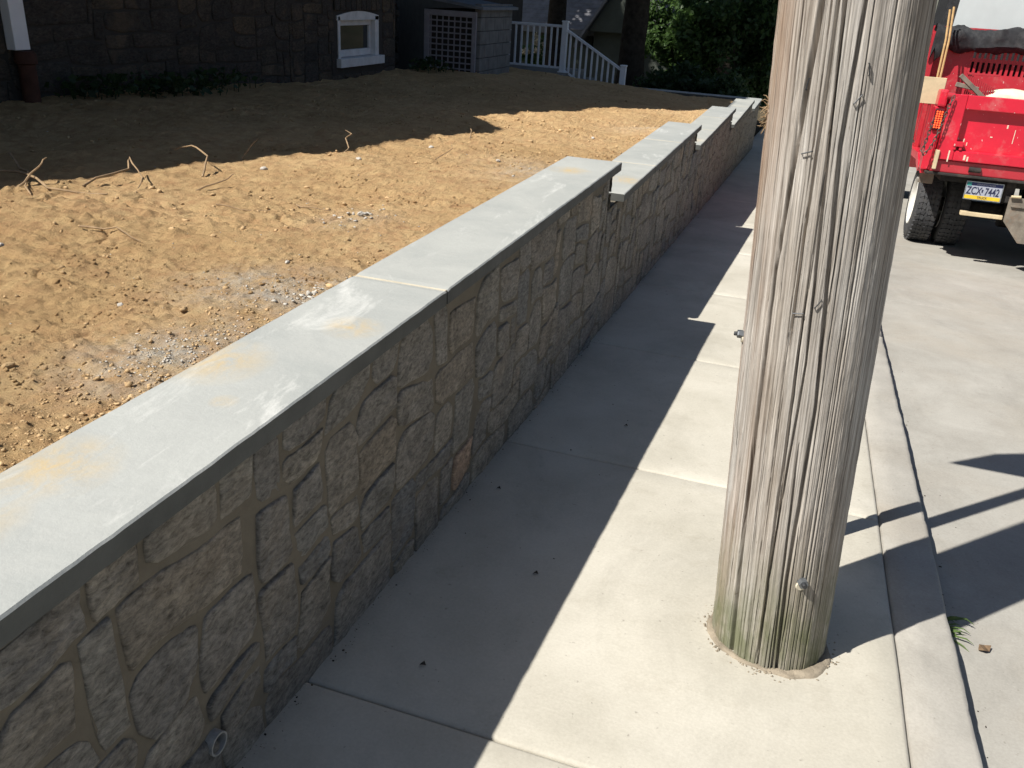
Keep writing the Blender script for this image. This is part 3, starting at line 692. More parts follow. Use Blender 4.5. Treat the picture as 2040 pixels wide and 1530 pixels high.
for k in range(26):
    p, n = pole_pt(0.015, 1.44+rr.uniform(-.03, .03), 0.0); a = Vector((rr.uniform(-1, .2), rr.uniform(-.6, .4), rr.uniform(-1, 1))).normalized()
    mb.tube([p, p+a*0.012, p+a*0.022+Vector((0, 0, rr.uniform(-.01, .006)))], [0.0018, 0.0012, 0.0005], 4)
mb.build('straw_tuft', 'root_wood', pole)
# dirt ring round its foot
na, nr_ = 90, 7; V = []
for i in range(na):
    a = 2*math.pi*i/na; ro = 0.163+0.010*float(fbm(math.cos(a)*6, math.sin(a)*6, 4, 17))+0.035*max(0, math.cos(a+0.75))**4+0.016*max(0, math.cos(a-3.6))**3
    for k in range(nr_):
        r = 0.150+(ro-0.150)*k/(nr_-1); x, y = PX+0.01+r*math.cos(a), PY+r*math.sin(a)
        lip = 0.012*math.exp(-((r-0.30)/0.12)**2)
        V.append((x, y, gz(y)+lip*0.7+0.004+0.006*math.sin(math.pi*min(1, k/(nr_-1)*0.8+0.2))+0.006*float(fbm(x*60, y*60, 2, 19))-(0.016 if k == nr_-1 else 0)))
F = [(i*nr_+k, ((i+1) % na)*nr_+k, ((i+1) % na)*nr_+k+1, i*nr_+k+1) for i in range(na) for k in range(nr_-1)]
tag(mesh('pole_dirt', V, F, 'sand_dirt', None, True), 'ring of sandy dirt around the foot of the pole', 'dirt', kind='stuff')

n = 900; a_ = rng.uniform(0, 2*math.pi, n); d_ = 0.160+np.abs(rng.normal(size=n))*(0.010+0.022*np.clip(np.cos(a_+0.75), 0, 1)**2+0.012*np.clip(np.cos(a_-3.6), 0, 1)**2)
x_ = PX+0.01+d_*np.cos(a_); y_ = PY+d_*np.sin(a_); r_ = 0.0010+0.0042*rng.random(n)**5
pebbles('pole_grit', np.stack([x_, y_, gz(y_)+0.004+0.5*r_], -1), r_, 'sand_dirt', 'sandy grit scattered around the foot of the pole', 'grit', 0.6)

# street sign behind the pole (its shadow falls over the kerb)
sg = empty('street_sign', (0.265, 2.80, gz(2.80)), 'street sign on a thin post hidden behind the utility pole, seen by its shadow', 'sign')
MB().box((-0.03, -0.015, -0.1), (0.03, 0.015, 2.75), 0.005, Matrix(((1, 0, -0.05, 0.265), (0, 1, 0.045, 2.76), (0, 0, 1, gz(2.76)), (0, 0, 0, 1)))).build('post', 'sign_metal', sg)
MB().prism([(-0.26, 2.845, 1.67), (0.62, 2.845, 1.67), (0.62, 2.845, 2.5), (-0.02, 2.845, 2.5), (-0.18, 2.845, 2.24), (-0.26, 2.845, 2.05)], (0, 0.004, 0)).build('panel', 'sign_metal', sg)

# ------------------------------------------------------------------ dump truck (built level, then set on the street's fall)
T = empty('dump_truck', (0, 0, 0), 'red dump truck parked at the kerb, seen from behind', 'truck')
W_ = 2.15
def tb(name, lo, hi, mat, parent=T, bev=0.006): return box(name, lo, hi, mat, parent, bev)
tg = MB(); tg.box((0.0, 0.0, 0.95), (0.14, 0.09, 1.52), 0.008); tg.box((W_-0.14, 0.0, 0.95), (W_, 0.09, 1.52), 0.008)
tg.box((0.141, 0.0, 1.40), (W_-0.141, 0.09, 1.52), 0.008); tg.box((0.141, 0.0, 0.95), (W_-0.141, 0.09, 1.04), 0.008)
tg.box((0.139, 0.068, 1.03), (W_-0.139, 0.085, 1.41)); tg.box((1.02, 0.0, 1.041), (1.13, 0.09, 1.399), 0.006)
tail = tg.build('tailgate', 'red_paint', T)
MB().box((0.115, -0.02, 1.075), (0.20, 0.06, 1.12), 0.006).box((0.12, -0.012, 1.045), (0.145, 0.05, 1.08), 0.004).box((0.17, -0.012, 1.045), (0.195, 0.05, 1.08), 0.004).build('latch_lug', 'red_paint', tail)
# paint splashes
for i, (x, z, w, h) in enumerate([(0.10, 0.985, .012, .10), (0.118, 1.045, .05, .012), (0.235, 0.985, .018, .045), (0.262, 0.975, .014, .04), (0.205, 1.12, .01, .05), (0.235, 1.10, .008, .03), (0.53, 1.28, .012, .03), (0.60, 1.20, .006, .12), (0.42, 1.18, .02, .01)]):
    s_ = MB().box((x-w/2, -0.0015 if not 1.04 < z < 1.4 else 0.0655, z-h/2), (x+w/2, 0.0005 if not 1.04 < z < 1.4 else 0.0685, z+h/2), 0.0009).build('paint_drip', 'sack_cloth', tail)
# corner posts, lamp, hinge
for sx in (0, 1):
    X = lambda a, c: (a, c) if sx == 0 else (W_-c, W_-a)
    a, c = X(-0.10, -0.012); post = MB().box((a, 0.06, 0.84), (c, 0.24, 1.20), 0.01).box((a, 0.05, 1.201), (c, 0.24, 1.40), 0.01).box((a+0.01, 0.03, 1.401), (c-0.005, 0.24, 1.55), 0.02).build('corner_post', 'red_paint', T)
    lamp = MB().box((a+0.004, 0.030, 1.20), (c-0.004, 0.060, 1.385), 0.012).build('tail_light', 'lamp_housing', T)
    for i in range(3):
        for j in range(8):
            q = MB().box((a+0.018+i*0.021, 0.024, 1.215+j*0.0195), (a+0.030+i*0.021, 0.0305, 1.227+j*0.0195), 0.002).build('lamp_diode', 'lamp_led', lamp)
    a, c = X(-0.03, 0.03); MB().tube([(a, 0.02, 1.50), (c, 0.02, 1.50)], 0.028, 12).build('hinge_pin', 'dusty_red', T, True)
    a, c = X(-0.012, 0.02); tb('hinge_bracket', (a, -0.02, 0.86), (c, 0.05, 1.03), 'cream_wood')
# chains at the near corner: separate links
def chain(pts, n):
    P = [Vector(p) for p in pts]; seg = [(P[i+1]-P[i]).length for i in range(len(P)-1)]; tot = sum(seg)
    for k in range(n):
        d = tot*(k+0.5)/n; i = 0
        while i < len(seg)-1 and d > seg[i]: d -= seg[i]; i += 1
        p = P[i].lerp(P[i+1], d/seg[i]); t = (P[i+1]-P[i]).normalized(); s_ = t.cross(Vector((0, 1, 0))).normalized(); q = t.cross(s_)
        e = s_ if k % 2 == 0 else q; L = tot/n*0.72; loop = [p+t*L*math.cos(a)+e*0.011*math.sin(a) for a in [2*math.pi*j/10 for j in range(11)]]
        MB().tube(loop, 0.0042, 5, False).build('chain_link', 'chain_steel', T, True)
chain([(0.02, -0.03, 1.50), (-0.005, -0.045, 1.40), (-0.03, -0.05, 1.22), (-0.07, -0.05, 1.05), (-0.115, -0.05, 0.98), (-0.135, -0.05, 1.0), (-0.115, -0.04, 1.14), (-0.10, -0.03, 1.30)], 24)
# bed
MB().box((0.0, 0.12, 0.90), (W_, 2.80, 0.98)).build('bed_floor', 'dusty_red', T)
for x0, x1 in ((-0.03, 0.02), (W_-0.02, W_+0.03)):
    sp = MB().box((x0, 0.25, 0.985), (x1, 2.80, 1.42), 0.006).box((x0-0.03, 0.25, 1.421), (x1+0.03, 2.80, 1.49), 0.008)
    for k in range(4): sp.box((x0-0.045, 0.62+k*0.62, 0.95), (x0-0.001, 0.70+k*0.62, 1.42), 0.006)
    for k in range(4): sp.box((x1+0.001, 0.62+k*0.62, 0.95), (x1+0.045, 0.70+k*0.62, 1.42), 0.006)
    sp.build('bed_side', 'dusty_red', T)
bh = MB().box((0.0, 2.80, 0.985), (W_, 2.84, 1.70)).box((0.0, 2.80, 2.02), (W_, 2.84, 2.20)).box((0, 2.80, 1.701), (0.46, 2.84, 2.019)).box((W_-0.46, 2.80, 1.701), (W_, 2.84, 2.019))
for r_ in range(2):
    z0 = 1.70+r_*0.165
    for k in range(22): bh.box((0.461+k*0.0566, 2.802, z0+0.02), (0.461+k*0.0566+0.028, 2.838, z0+0.145))
    bh.box((0.461, 2.802, z0+0.145), (W_-0.461, 2.838, z0+0.165)); bh.box((0.461, 2.802, z0), (W_-0.461, 2.838, z0+0.02))
bh.build('front_bulkhead', 'dusty_red', T)
tb('corner_stake', (0.0, 2.70, 1.49), (0.07, 2.79, 2.12), 'dusty_red')
# apron, pockets, plate, hitch
MB().box((-0.03, 0.03, 0.835), (W_+0.03, 0.12, 0.945), 0.01).build('rear_apron', 'dusty_red', T)
tb('apron_edge', (-0.06, 0.015, 0.81), (W_+0.06, 0.14, 0.834), 'chassis')
for x in (0.27, W_-0.44):
    MB().tube([(x+0.03, 0.026, 0.885), (x+0.13, 0.026, 0.885)], 0.024, 12).build('marker_pocket', 'lamp_housing' if x > 1 else 'chassis', T, True)
pf = tb('plate_bracket', (0.36, 0.09, 0.70), (0.58, 0.11, 0.80), 'chassis')
pm_ = Matrix.Translation((0.475, 0.055, 0.625)) @ Matrix.Rotation(math.radians(-2), 4, 'X')
plate = MB().box((-0.152, -0.002, 0), (0.152, 0.002, 0.152), 0.0015, pm_).build('license_plate', 'plate_white', T)
MB().box((-0.150, -0.0032, 0.122), (0.150, -0.0022, 0.150), 0, pm_).build('blue_band', 'plate_blue', plate)
MB().box((-0.150, -0.0032, 0.002), (0.150, -0.0022, 0.034), 0, pm_).build('yellow_band', 'plate_yellow', plate)
MB().box((-0.148, -0.0042, 0.118), (-0.112, -0.0034, 0.148), 0, pm_).build('sticker', 'plate_teal', plate)
rim_ = MB(); 
for lo, hi in (((-0.158, -0.005, -0.006), (0.158, 0.003, 0.0)), ((-0.158, -0.005, 0.152), (0.158, 0.003, 0.158)), ((-0.158, -0.005, 0.0), (-0.152, 0.003, 0.152)), ((0.152, -0.005, 0.0), (0.158, 0.003, 0.152))): rim_.box(lo, hi, 0, pm_)
rim_.build('plate_frame', 'galvanised', plate)
def text(body, size, x, z, mat, name, parent, M_, sx=1.0):
    cu = bpy.data.curves.new('t', 'FONT'); cu.body = body; cu.size = size; cu.align_x = 'CENTER'; cu.extrude = 0.0004; cu.offset = 0.0012*size/0.08
    ob = bpy.data.objects.new('t', cu); col.objects.link(ob); bpy.context.view_layer.update()
    me = bpy.data.meshes.new_from_object(ob.evaluated_get(bpy.context.evaluated_depsgraph_get())); bpy.data.objects.remove(ob)
    me.transform(M_ @ Matrix.Translation((x, -0.0040, z)) @ Matrix.Rotation(math.pi/2, 4, 'X') @ Matrix.Diagonal((sx, 1, 1, 1)))
    return link(name, me, mat, parent)
text('ZCX', 0.094, -0.080, 0.045, 'plate_ink', 'plate_lettering', plate, pm_, 0.66)
text('7442', 0.094, 0.072, 0.045, 'plate_ink', 'plate_lettering', plate, pm_, 0.66)
MB().prism([pm_ @ Vector(q_) for q_ in [(-0.016, -0.0034, 0.066), (-0.004, -0.0034, 0.066), (-0.004, -0.0034, 0.086), (-0.001, -0.0034, 0.092), (-0.019, -0.0034, 0.092), (-0.016, -0.0034, 0.086)]], (0, -0.0006, 0)).build('keystone_mark', 'plate_ink', plate)
text('TRUCK', 0.026, 0.0, 0.009, 'plate_ink', 'plate_lettering', plate, pm_)
text('PENNSYLVANIA', 0.022, 0.012, 0.128, 'plate_white', 'plate_lettering', plate, pm_)
tb('step_bar', (0.34, 0.10, 0.462), (0.70, 0.17, 0.50), 'cream_wood')
MB().prism([(0.70, 0.02, 0.68), (1.46, 0.02, 0.68), (1.46, 0.02, 0.42), (1.30, 0.02, 0.28), (0.86, 0.02, 0.28), (0.70, 0.02, 0.46)], (0, 0.03, 0)).box((0.72, 0.0, 0.60), (0.95, 0.02, 0.615)).build('hitch_plate', 'rusty_plate', T)
MB().tube([(1.08, 0.0, 0.45), (1.08, -0.06, 0.45), (1.08, -0.10, 0.40)], 0.03, 10).build('tow_hook', 'rusty_plate', T, True)
MB().tube([(0.70, 0.0, 0.69), (0.78, 0.0, 0.695)], 0.012, 8).build('hitch_pin', 'cream_wood', T, True)
# chassis, axle, wheels
for x in (0.66, 1.41): tb('chassis_rail', (x, 0.10, 0.62), (x+0.08, 5.6, 0.82), 'chassis')
MB().box((0.10, 0.15, 0.75), (W_-0.10, 2.6, 0.80)).build('subframe', 'chassis', T)
MB().tube([(0.3, 1.25, 0.40), (W_-0.3, 1.25, 0.40)], 0.07, 12).tube([(0.9, 1.25, 0.40), (1.25, 1.25, 0.40)], [0.16, 0.16], 14).build('rear_axle', 'chassis', T, True)
RT = 0.405
def wheel(x0, x1, y, rim_side):
    M_ = Matrix.Translation((x0, y, RT)) @ Matrix.Rotation(math.pi/2, 4, 'Y'); w = x1-x0
    prof = [(0.24, 0.015), (0.30, 0.0), (0.36, 0.006), (RT-0.012, 0.02), (RT-0.003, 0.035)]
    for k in range(5):
        c = 0.035+(w-0.07)*(k+0.5)/5; h_ = (w-0.07)/5*0.40
        prof += [(RT, c-h_), (RT, c+h_)]+([(RT-0.010, c+h_+0.003), (RT-0.010, c+h_+0.008)] if k < 4 else [])
    prof += [(RT-0.003, w-0.035), (RT-0.012, w-0.02), (0.36, w-0.006), (0.30, w), (0.24, w-0.015)]
    t = empty('wheel', (x0, y, 0.0)); t.parent = T
    MB().lathe(prof, M_, 56).build('tyre', 'rubber', t, True)
    lug = MB()
    for k in range(44):                                       # zigzag tread blocks
        a = 2*math.pi*k/44; R_ = Matrix.Rotation(a, 4, 'Z')
        for c, wd, tw in ((0.045, 0.05, 0.35), (w*0.36, 0.042, -0.4), (w*0.64, 0.042, 0.4), (w-0.045, 0.05, -0.35)):
            lug.box((RT-0.012, -0.019, -wd/2), (RT+0.004, 0.019, wd/2), 0, M_ @ R_ @ Matrix.Translation((0, 0, c)) @ Matrix.Rotation(tw, 4, 'X'))
    lug.build('tread', 'rubber', t)
    s = 0 if rim_side < 0 else w; g = 1 if rim_side < 0 else -1
    MB().lathe([(0.0, s+g*0.10), (0.10, s+g*0.09), (0.12, s+g*0.06), (0.19, s+g*0.07), (0.215, s+g*0.02), (0.245, s+g*0.004), (0.252, s+g*0.02), (0.235, w/2)], M_, 40).build('rim', 'white_rim', t, True)
wheel(0.03, 0.27, 1.25, -1); wheel(0.31, 0.55, 1.25, -1); wheel(W_-0.27, W_-0.03, 1.25, 1); wheel(W_-0.55, W_-0.31, 1.25, 1)
wheel(0.05, 0.29, 4.9, -1); wheel(W_-0.29, W_-0.05, 4.9, 1)
MB().prism([(-0.10, 0.24, 0.84), (-0.10, 0.55, 0.95), (-0.10, 2.0, 0.95), (-0.10, 2.3, 0.70), (-0.10, 2.2, 0.66), (-0.10, 1.95, 0.88), (-0.10, 0.6, 0.88), (-0.10, 0.3, 0.80)], (0.42, 0, 0)).build('fender', 'red_paint', T)
MB().prism([(-0.09, 0.13, 0.80), (-0.09, 0.13, 1.10), (-0.09, 0.42, 1.10), (-0.09, 0.42, 0.92)], (0.05, 0, 0)).build('side_gusset', 'red_paint', T)
tb('mud_bracket', (-0.05, 0.42, 0.68), (0.08, 0.46, 0.80), 'rusty_plate')
# cab
cb = MB().box((0.06, 3.05, 0.75), (W_-0.06, 4.7, 2.05), 0.05); cb.prism([(0.12, 3.07, 2.051), (0.12, 4.3, 2.051), (0.12, 4.1, 2.95), (0.12, 3.12, 2.95)], (W_-0.24, 0, 0)); cb.box((0.10, 4.7, 0.7), (W_-0.10, 5.7, 1.5), 0.08)
cab = cb.build('cab', 'tarp_black', T)
MB().prism([(0.22, 3.060, 2.10), (W_-0.22, 3.060, 2.10), (W_-0.26, 3.10, 2.86), (0.26, 3.10, 2.86)], (0, 0.006, 0)).build('rear_window', 'cab_pale', cab)
ROT = Euler((-math.atan(SL), 0, 0)); TL = Vector((1.165, 8.86, gz(8.86)-0.095))
T.location = TL; T.rotation_euler = ROT
def ride(o):                                                  # a thing lying in the bed
    Mt = Matrix.Translation(TL) @ ROT.to_matrix().to_4x4() @ Matrix.Translation(o.location); o.matrix_world = Mt; return o
bd = MB().box((-0.30, 0.30, 1.41), (-0.03, 0.33, 1.645), 0.003, Matrix.Rotation(0.0, 4, 'Y')).build('plywood_board', 'cream_wood'); tag(ride(bd), 'pale plywood board standing at the corner of the red truck bed', 'board')
mb = MB(); V = []
na, nl = 14, 16
for i in range(nl):
    t = i/(nl-1); x = 0.20+0.95*t; rad_ = 0.115*math.sin(math.pi*min(1, max(0.02, t)))**0.45
    for k in range(na):
        a = 2*math.pi*k/na; V.append((x, 0.55+rad_*1.4*math.cos(a)+0.02*float(fbm(t*6, k, 2, 3)), 1.47+rad_*0.9*math.sin(a)+0.03*math.sin(t*5)+0.018*float(fbm(t*7, k*0.6, 3, 5))))
mb.add(V, grid_faces(nl, na, True).tolist()); sk = mb.build('cement_sack', 'sack_cloth', None, True); tag(ride(sk), 'cream coloured sack slumped behind the top of the red tailgate', 'sack')
for k, (x, tilt) in enumerate(((0.135, 0.01), (0.165, 0.014))):
    h_ = MB().tube([(x, 2.45, 1.0), (x-0.02+tilt, 2.5, 2.05), (x-0.045+tilt, 2.55, 2.36+0.03*k)], 0.012, 8).build('tool_handle', 'stick_wood', None, True)
    tag(ride(h_), ['left of two thin wooden tool handles standing in the truck bed', 'right of two thin wooden tool handles standing in the truck bed'][k], 'tool handle', 'tool handles in the truck bed')
fr = MB().box((0.0, -0.02, -0.02), (0.36, 0.02, 0.02), 0.004, Matrix.Translation((0.08, 0.35, 1.68)) @ Matrix.Rotation(0.65, 4, 'Y')).box((0, -0.02, -0.02), (0.2, 0.02, 0.02), 0.004, Matrix.Translation((0.06, 0.36, 1.60)) @ Matrix.Rotation(0.15, 4, 'Y')).build('scrap_frame', 'rusty_plate'); tag(ride(fr), 'bent grey metal frame leaning over the tailgate corner', 'metal frame')
br = MB()
for k in range(14): br.box((0.16+k*0.018, 0.45, 1.52), (0.17+k*0.018, 0.47, 1.70-k*0.008), 0, None)
br.box((0.15, 0.44, 1.69), (0.42, 0.48, 1.71), 0.002); br = br.build('red_rack', 'dusty_red'); tag(ride(br), 'dull red slatted rack behind the tailgate corner', 'rack')
# crumpled black tarp over the bulkhead
nu, nv = 70, 22; V = []
for i in range(nu):
    x = 0.02+2.1*i/(nu-1)
    for k in range(nv):
        a = 2*math.pi*k/nv; f1 = float(fbm(x*7, math.cos(a)*1.6+math.sin(a)*1.1, 4, 71)); sag = -0.03*math.sin(math.pi*min(1, x/0.9))**2
        r = 0.115+0.05*f1+(0.03 if math.sin(a) < -0.3 else 0)*float(vn(x*5, 0, 7))
        V.append((x+0.02*f1, 2.74+r*math.cos(a)*0.8, 2.10+sag+r*math.sin(a)*1.05-(0.20 if x < 0.16 and math.sin(a) < 0 else 0)*float(vn(x*40, a, 3))))
tp = MB().add(V, grid_faces(nu, nv, True).tolist()).build('rolled_tarp', 'tarp_black', None, True); tag(ride(tp), 'crumpled black tarp rolled along the front of the truck bed', 'tarp')

# ------------------------------------------------------------------ stone house on the left
HX = -5.41
house = empty('stone_house', (-8, 4, 0.5), 'dark rubble stone house wall in deep shade along the yard', 'house')
prof = [(-9, 4.25), (1.0, 4.38), (1.55, 4.6), (2.1, 5.0), (3.2, 5.35), (4.12, 5.65), (5.3, 4.75), (5.6, 4.5), (6.5, 5.55), (8.0, 5.75), (8.06, 7.08), (11.2, 7.08)]
prof = [prof[0]]+[(y-0.06*(z-0.6), z) for y, z in prof[1:-1]]+[prof[-1]]
win = (9.66, 10.70, 0.62, 1.14)
mb = MB(); xb, xf = -6.0, HX-0.002
lowpts = [(-9, -0.3), (11.2, -0.3)]
# wall as bands round the window hole
mb.prism([(xf, -9, -0.3), (xf, win[0], -0.3), (xf, win[0], 1.5), (xf, -9, 1.5)], (xb-xf, 0, 0))
mb.prism([(xf, win[0], -0.3), (xf, win[1], -0.3), (xf, win[1], win[2]), (xf, win[0], win[2])], (xb-xf, 0, 0))
mb.prism([(xf, win[0], win[3]), (xf, win[1], win[3]), (xf, win[1], 1.5), (xf, win[0], 1.5)], (xb-xf, 0, 0))
mb.prism([(xf, win[1], -0.3), (xf, 11.2, -0.3), (xf, 11.2, 1.5), (xf, win[1], 1.5)], (xb-xf, 0, 0))
mb.prism([(xf, -9, 1.5), (xf, 11.2, 1.5)]+[(xf, y, z) for y, z in prof[::-1]], (xb-xf, 0, 0))
mb.box((-12, -9, -0.3), (xb, -8.7, 4.2)); mb.box((-12, 10.9, -0.3), (xb, 11.2, 7.0)); mb.box((-12.3, -9, -0.3), (-12, 8.0, 4.2)); mb.box((-12.3, 8.001, -0.3), (-12, 11.2, 7.0))
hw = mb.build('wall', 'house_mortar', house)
rf = MB()
for (ya, za), (yb_, zb_) in zip(prof[:-1], prof[1:]):
    rf.prism([(HX+0.05, ya, za+0.01), (HX+0.05, yb_, zb_+0.01), (HX+0.05, yb_, zb_+0.12), (HX+0.05, ya, za+0.12)], (-7, 0, 0))
rf.build('roof', 'red_brick_roof', house)
ev = MB(); tv = 2.2; dx_, dy_ = 0.585*tv, 0.56*tv  # unseen sheet along the sun's path, added to keep skylight off house and soil
for (ya, za), (yb_, zb_) in zip(prof[:-1], prof[1:]):
    ev.prism([(HX+0.05, ya, za+0.10), (HX+0.05, yb_, zb_+0.10), (HX+0.05, yb_, zb_+0.118), (HX+0.05, ya, za+0.118)], (dx_, dy_, -tv))
ev.build('skylight_blocker', 'red_brick_roof', house)
def hvalid(y, z):
    inw = win[0]-0.12 < y < win[1]+0.12 and win[2]-0.10 < z < win[3]+0.12
    return z > float(soil_z(-5.3, y, False))-0.15 and not inw
rr = random.Random(5)
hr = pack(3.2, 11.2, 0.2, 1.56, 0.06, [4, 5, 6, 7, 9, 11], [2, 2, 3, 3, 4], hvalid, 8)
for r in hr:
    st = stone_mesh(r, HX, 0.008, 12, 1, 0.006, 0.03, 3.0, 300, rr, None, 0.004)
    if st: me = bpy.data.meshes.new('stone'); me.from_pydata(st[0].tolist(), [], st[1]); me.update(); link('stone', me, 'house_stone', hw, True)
# the window: stone voussoirs above, white frame, sill
wd = empty('window', (HX, 10.18, 0.6)); wd.parent = house; wd.location = Vector((HX, 10.18, 0.6))-WO['stone_house']
y0, y1, z0, z1 = win
box('jamb', (HX-0.14, y0, z0), (HX+0.012, y0+0.05, z1), 'white_trim', wd, 0.004); box('jamb', (HX-0.14, y1-0.10, z0), (HX+0.012, y1, z1), 'white_trim', wd, 0.004)
arch = [(HX+0.012, y0-0.02, z1-0.045)]+[(HX+0.012, y0-0.02+(y1-y0+0.02)*t, z1+0.005+0.05*math.sin(math.pi*t)) for t in np.linspace(0, 1, 13)]+[(HX+0.012, y1, z1-0.045)]
MB().prism(arch, (-0.15, 0, 0)).build('header', 'white_trim', wd)
fr_ = MB()
for lo, hi in (((y0+0.05, z0+0.06), (y1-0.10, z0+0.14)), ((y0+0.05, z1-0.11), (y1-0.10, z1-0.046)), ((y0+0.051, z0+0.141), (y0+0.085, z1-0.111)), ((y1-0.15, z0+0.141), (y1-0.101, z1-0.111))):
    fr_.box((HX-0.10, lo[0], lo[1]), (HX-0.05, hi[0], hi[1]), 0.004)
fr_.build('sash', 'white_trim', wd)
box('pane', (HX-0.08, y0+0.085, z0+0.14), (HX-0.075, y1-0.15, z1-0.11), 'glass_dark', wd)
shear_s = box('sill', (HX-0.13, y0-0.03, z0-0.045), (HX+0.06, y1+0.07, z0+0.055), 'white_trim', wd, 0.006)
for k in range(9):
    ya = y0-0.09+k*0.13
    MB().box((HX+0.002, ya, z1+0.065), (HX+0.03, ya+0.115, z1+0.30), 0.01).build('stone', 'house_stone', hw)
# downspout with clay pipe
dsp = MB().box((HX+0.005, 4.99, 0.955), (HX+0.085, 5.12, 4.4), 0.006).build('downspout', 'white_vinyl', house)
MB().lathe([(0.0, 0.42), (0.062, 0.42), (0.075, 0.40), (0.075, 0.34), (0.06, 0.33), (0.058, -0.25)], Matrix.Translation((HX+0.085, 5.06, 0.53)), 20).build('clay_pipe', 'clay_pipe', house, True)

# recessed wing behind, casting shade on the far yard
wing = empty('house_wing', (-8, 15, 0.2), 'dark stone wing of the house set back behind the lattice shed', 'house')
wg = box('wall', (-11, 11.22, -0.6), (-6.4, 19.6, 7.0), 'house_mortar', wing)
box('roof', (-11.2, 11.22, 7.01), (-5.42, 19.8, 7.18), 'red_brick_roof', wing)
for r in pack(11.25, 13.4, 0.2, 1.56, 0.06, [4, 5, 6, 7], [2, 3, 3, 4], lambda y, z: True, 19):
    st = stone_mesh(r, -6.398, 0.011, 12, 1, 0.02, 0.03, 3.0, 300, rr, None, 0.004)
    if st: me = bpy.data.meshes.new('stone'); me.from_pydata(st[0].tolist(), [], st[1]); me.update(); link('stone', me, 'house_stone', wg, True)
# block shed with lattice
shed = empty('lattice_shed', (-5.2, 13.3, 0.35), 'small grey block shed with a lattice panel and slanted lid', 'shed')
box('inner_wall', (-5.62, 12.72, 0.2), (-4.78, 14.05, 1.22), 'house_mortar', shed)
for q in range(6):
    zq = 0.22+q*0.185
    for y0_, y1_ in (((12.66, 13.05), (13.06, 13.45), (13.46, 13.85), (13.86, 14.06)) if q % 2 else ((12.66, 12.86), (12.87, 13.26), (13.27, 13.66), (13.67, 14.06))):
        box('block', (-4.85, y0_, zq), (-4.75, y1_, zq+0.178), 'block_wall', shed, 0.006)
lf = empty('lattice', (-5.2, 12.65, 0.4)); lf.parent = shed; lf.location = Vector((-5.2, 12.65, 0.4))-WO['lattice_shed']
for lo, hi in (((-5.62, 0.30), (-5.54, 1.21)), ((-4.865, 0.30), (-4.80, 1.21)), ((-5.539, 1.13), (-4.866, 1.21))): box('lattice_frame', (lo[0], 12.60, lo[1]), (hi[0], 12.64, hi[1]), 'lattice_paint', lf, 0.004)
for k in range(8): box('slat', (-5.53+k*0.0935, 12.625, 0.30), (-5.53+k*0.0935+0.02, 12.633, 1.13), 'lattice_paint', lf)
for k in range(10): box('slat', (-5.54, 12.612, 0.33+k*0.081), (-4.865, 12.62, 0.35+k*0.081), 'lattice_paint', lf)
MB().prism([(-5.7, 12.55, 1.36), (-4.68, 12.55, 1.245), (-4.68, 12.55, 1.285), (-5.7, 12.55, 1.40)], (0, 1.58, 0)).build('lid', 'grey_roof', shed)

# ------------------------------------------------------------------ steps with white railing
stp = empty('concrete_steps', (-5, 18.6, -0.2), 'grey concrete landing and steps behind the white railing', 'steps')
box('landing', (-6.6, 17.30, -0.5), (-4.80, 19.3, 0.055), 'old_concrete', stp, 0.01)
for k in range(4): box('step', (-4.80+0.30*k+0.001, 17.95, -1.2), (-4.80+0.30*(k+1), 19.3, 0.055-0.16*(k+1)), 'old_concrete', stp, 0.01)
rail = empty('white_railing', (-4.9, 17.95, 0.05), 'white vinyl railing along the landing and down the steps', 'railing')
RY = 17.97
for x, z0, z1 in ((-4.94, 0.055, 1.0), (-3.68, -0.75, 0.27)):
    pp = box('post', (x-0.055, RY-0.055, z0), (x+0.055, RY+0.055, z1), 'white_vinyl', rail, 0.006)
    box('cap', (x-0.065, RY-0.065, z1), (x+0.065, RY+0.065, z1+0.03), 'white_vinyl', pp, 0.01)
box('base_trim', (-5.02, RY-0.08, 0.056), (-4.86, RY+0.08, 0.08), 'white_vinyl', rail, 0.006)
box('top_rail', (-6.3, RY-0.035, 0.90), (-4.996, RY+0.035, 0.95), 'white_vinyl', rail, 0.008)
box('bottom_rail', (-6.3, RY-0.022, 0.125), (-4.996, RY+0.022, 0.165), 'white_vinyl', rail, 0.006)
for k in range(10): box('baluster', (-6.24+k*0.125, RY-0.018, 0.165), (-6.204+k*0.125, RY+0.018, 0.90), 'white_vinyl', rail, 0.003)
sl = (0.22-0.86)/(-3.735+4.885)
for nm, za, h_, w_ in (('top_rail', 0.83, 0.05, 0.035), ('bottom_rail', 0.07, 0.04, 0.022)):
    MB().prism([(-4.885, RY-w_, za), (-3.735, RY-w_, za+sl*1.15), (-3.735, RY-w_, za+sl*1.15+h_), (-4.885, RY-w_, za+h_)], (0, 2*w_, 0)).build(nm, 'white_vinyl', rail)
for k in range(9):
    x = -4.81+k*0.117; z = 0.83+sl*(x+4.885); box('baluster', (x-0.018, RY-0.018, z-0.74), (x+0.018, RY+0.018, z+0.01), 'white_vinyl', rail, 0.003)

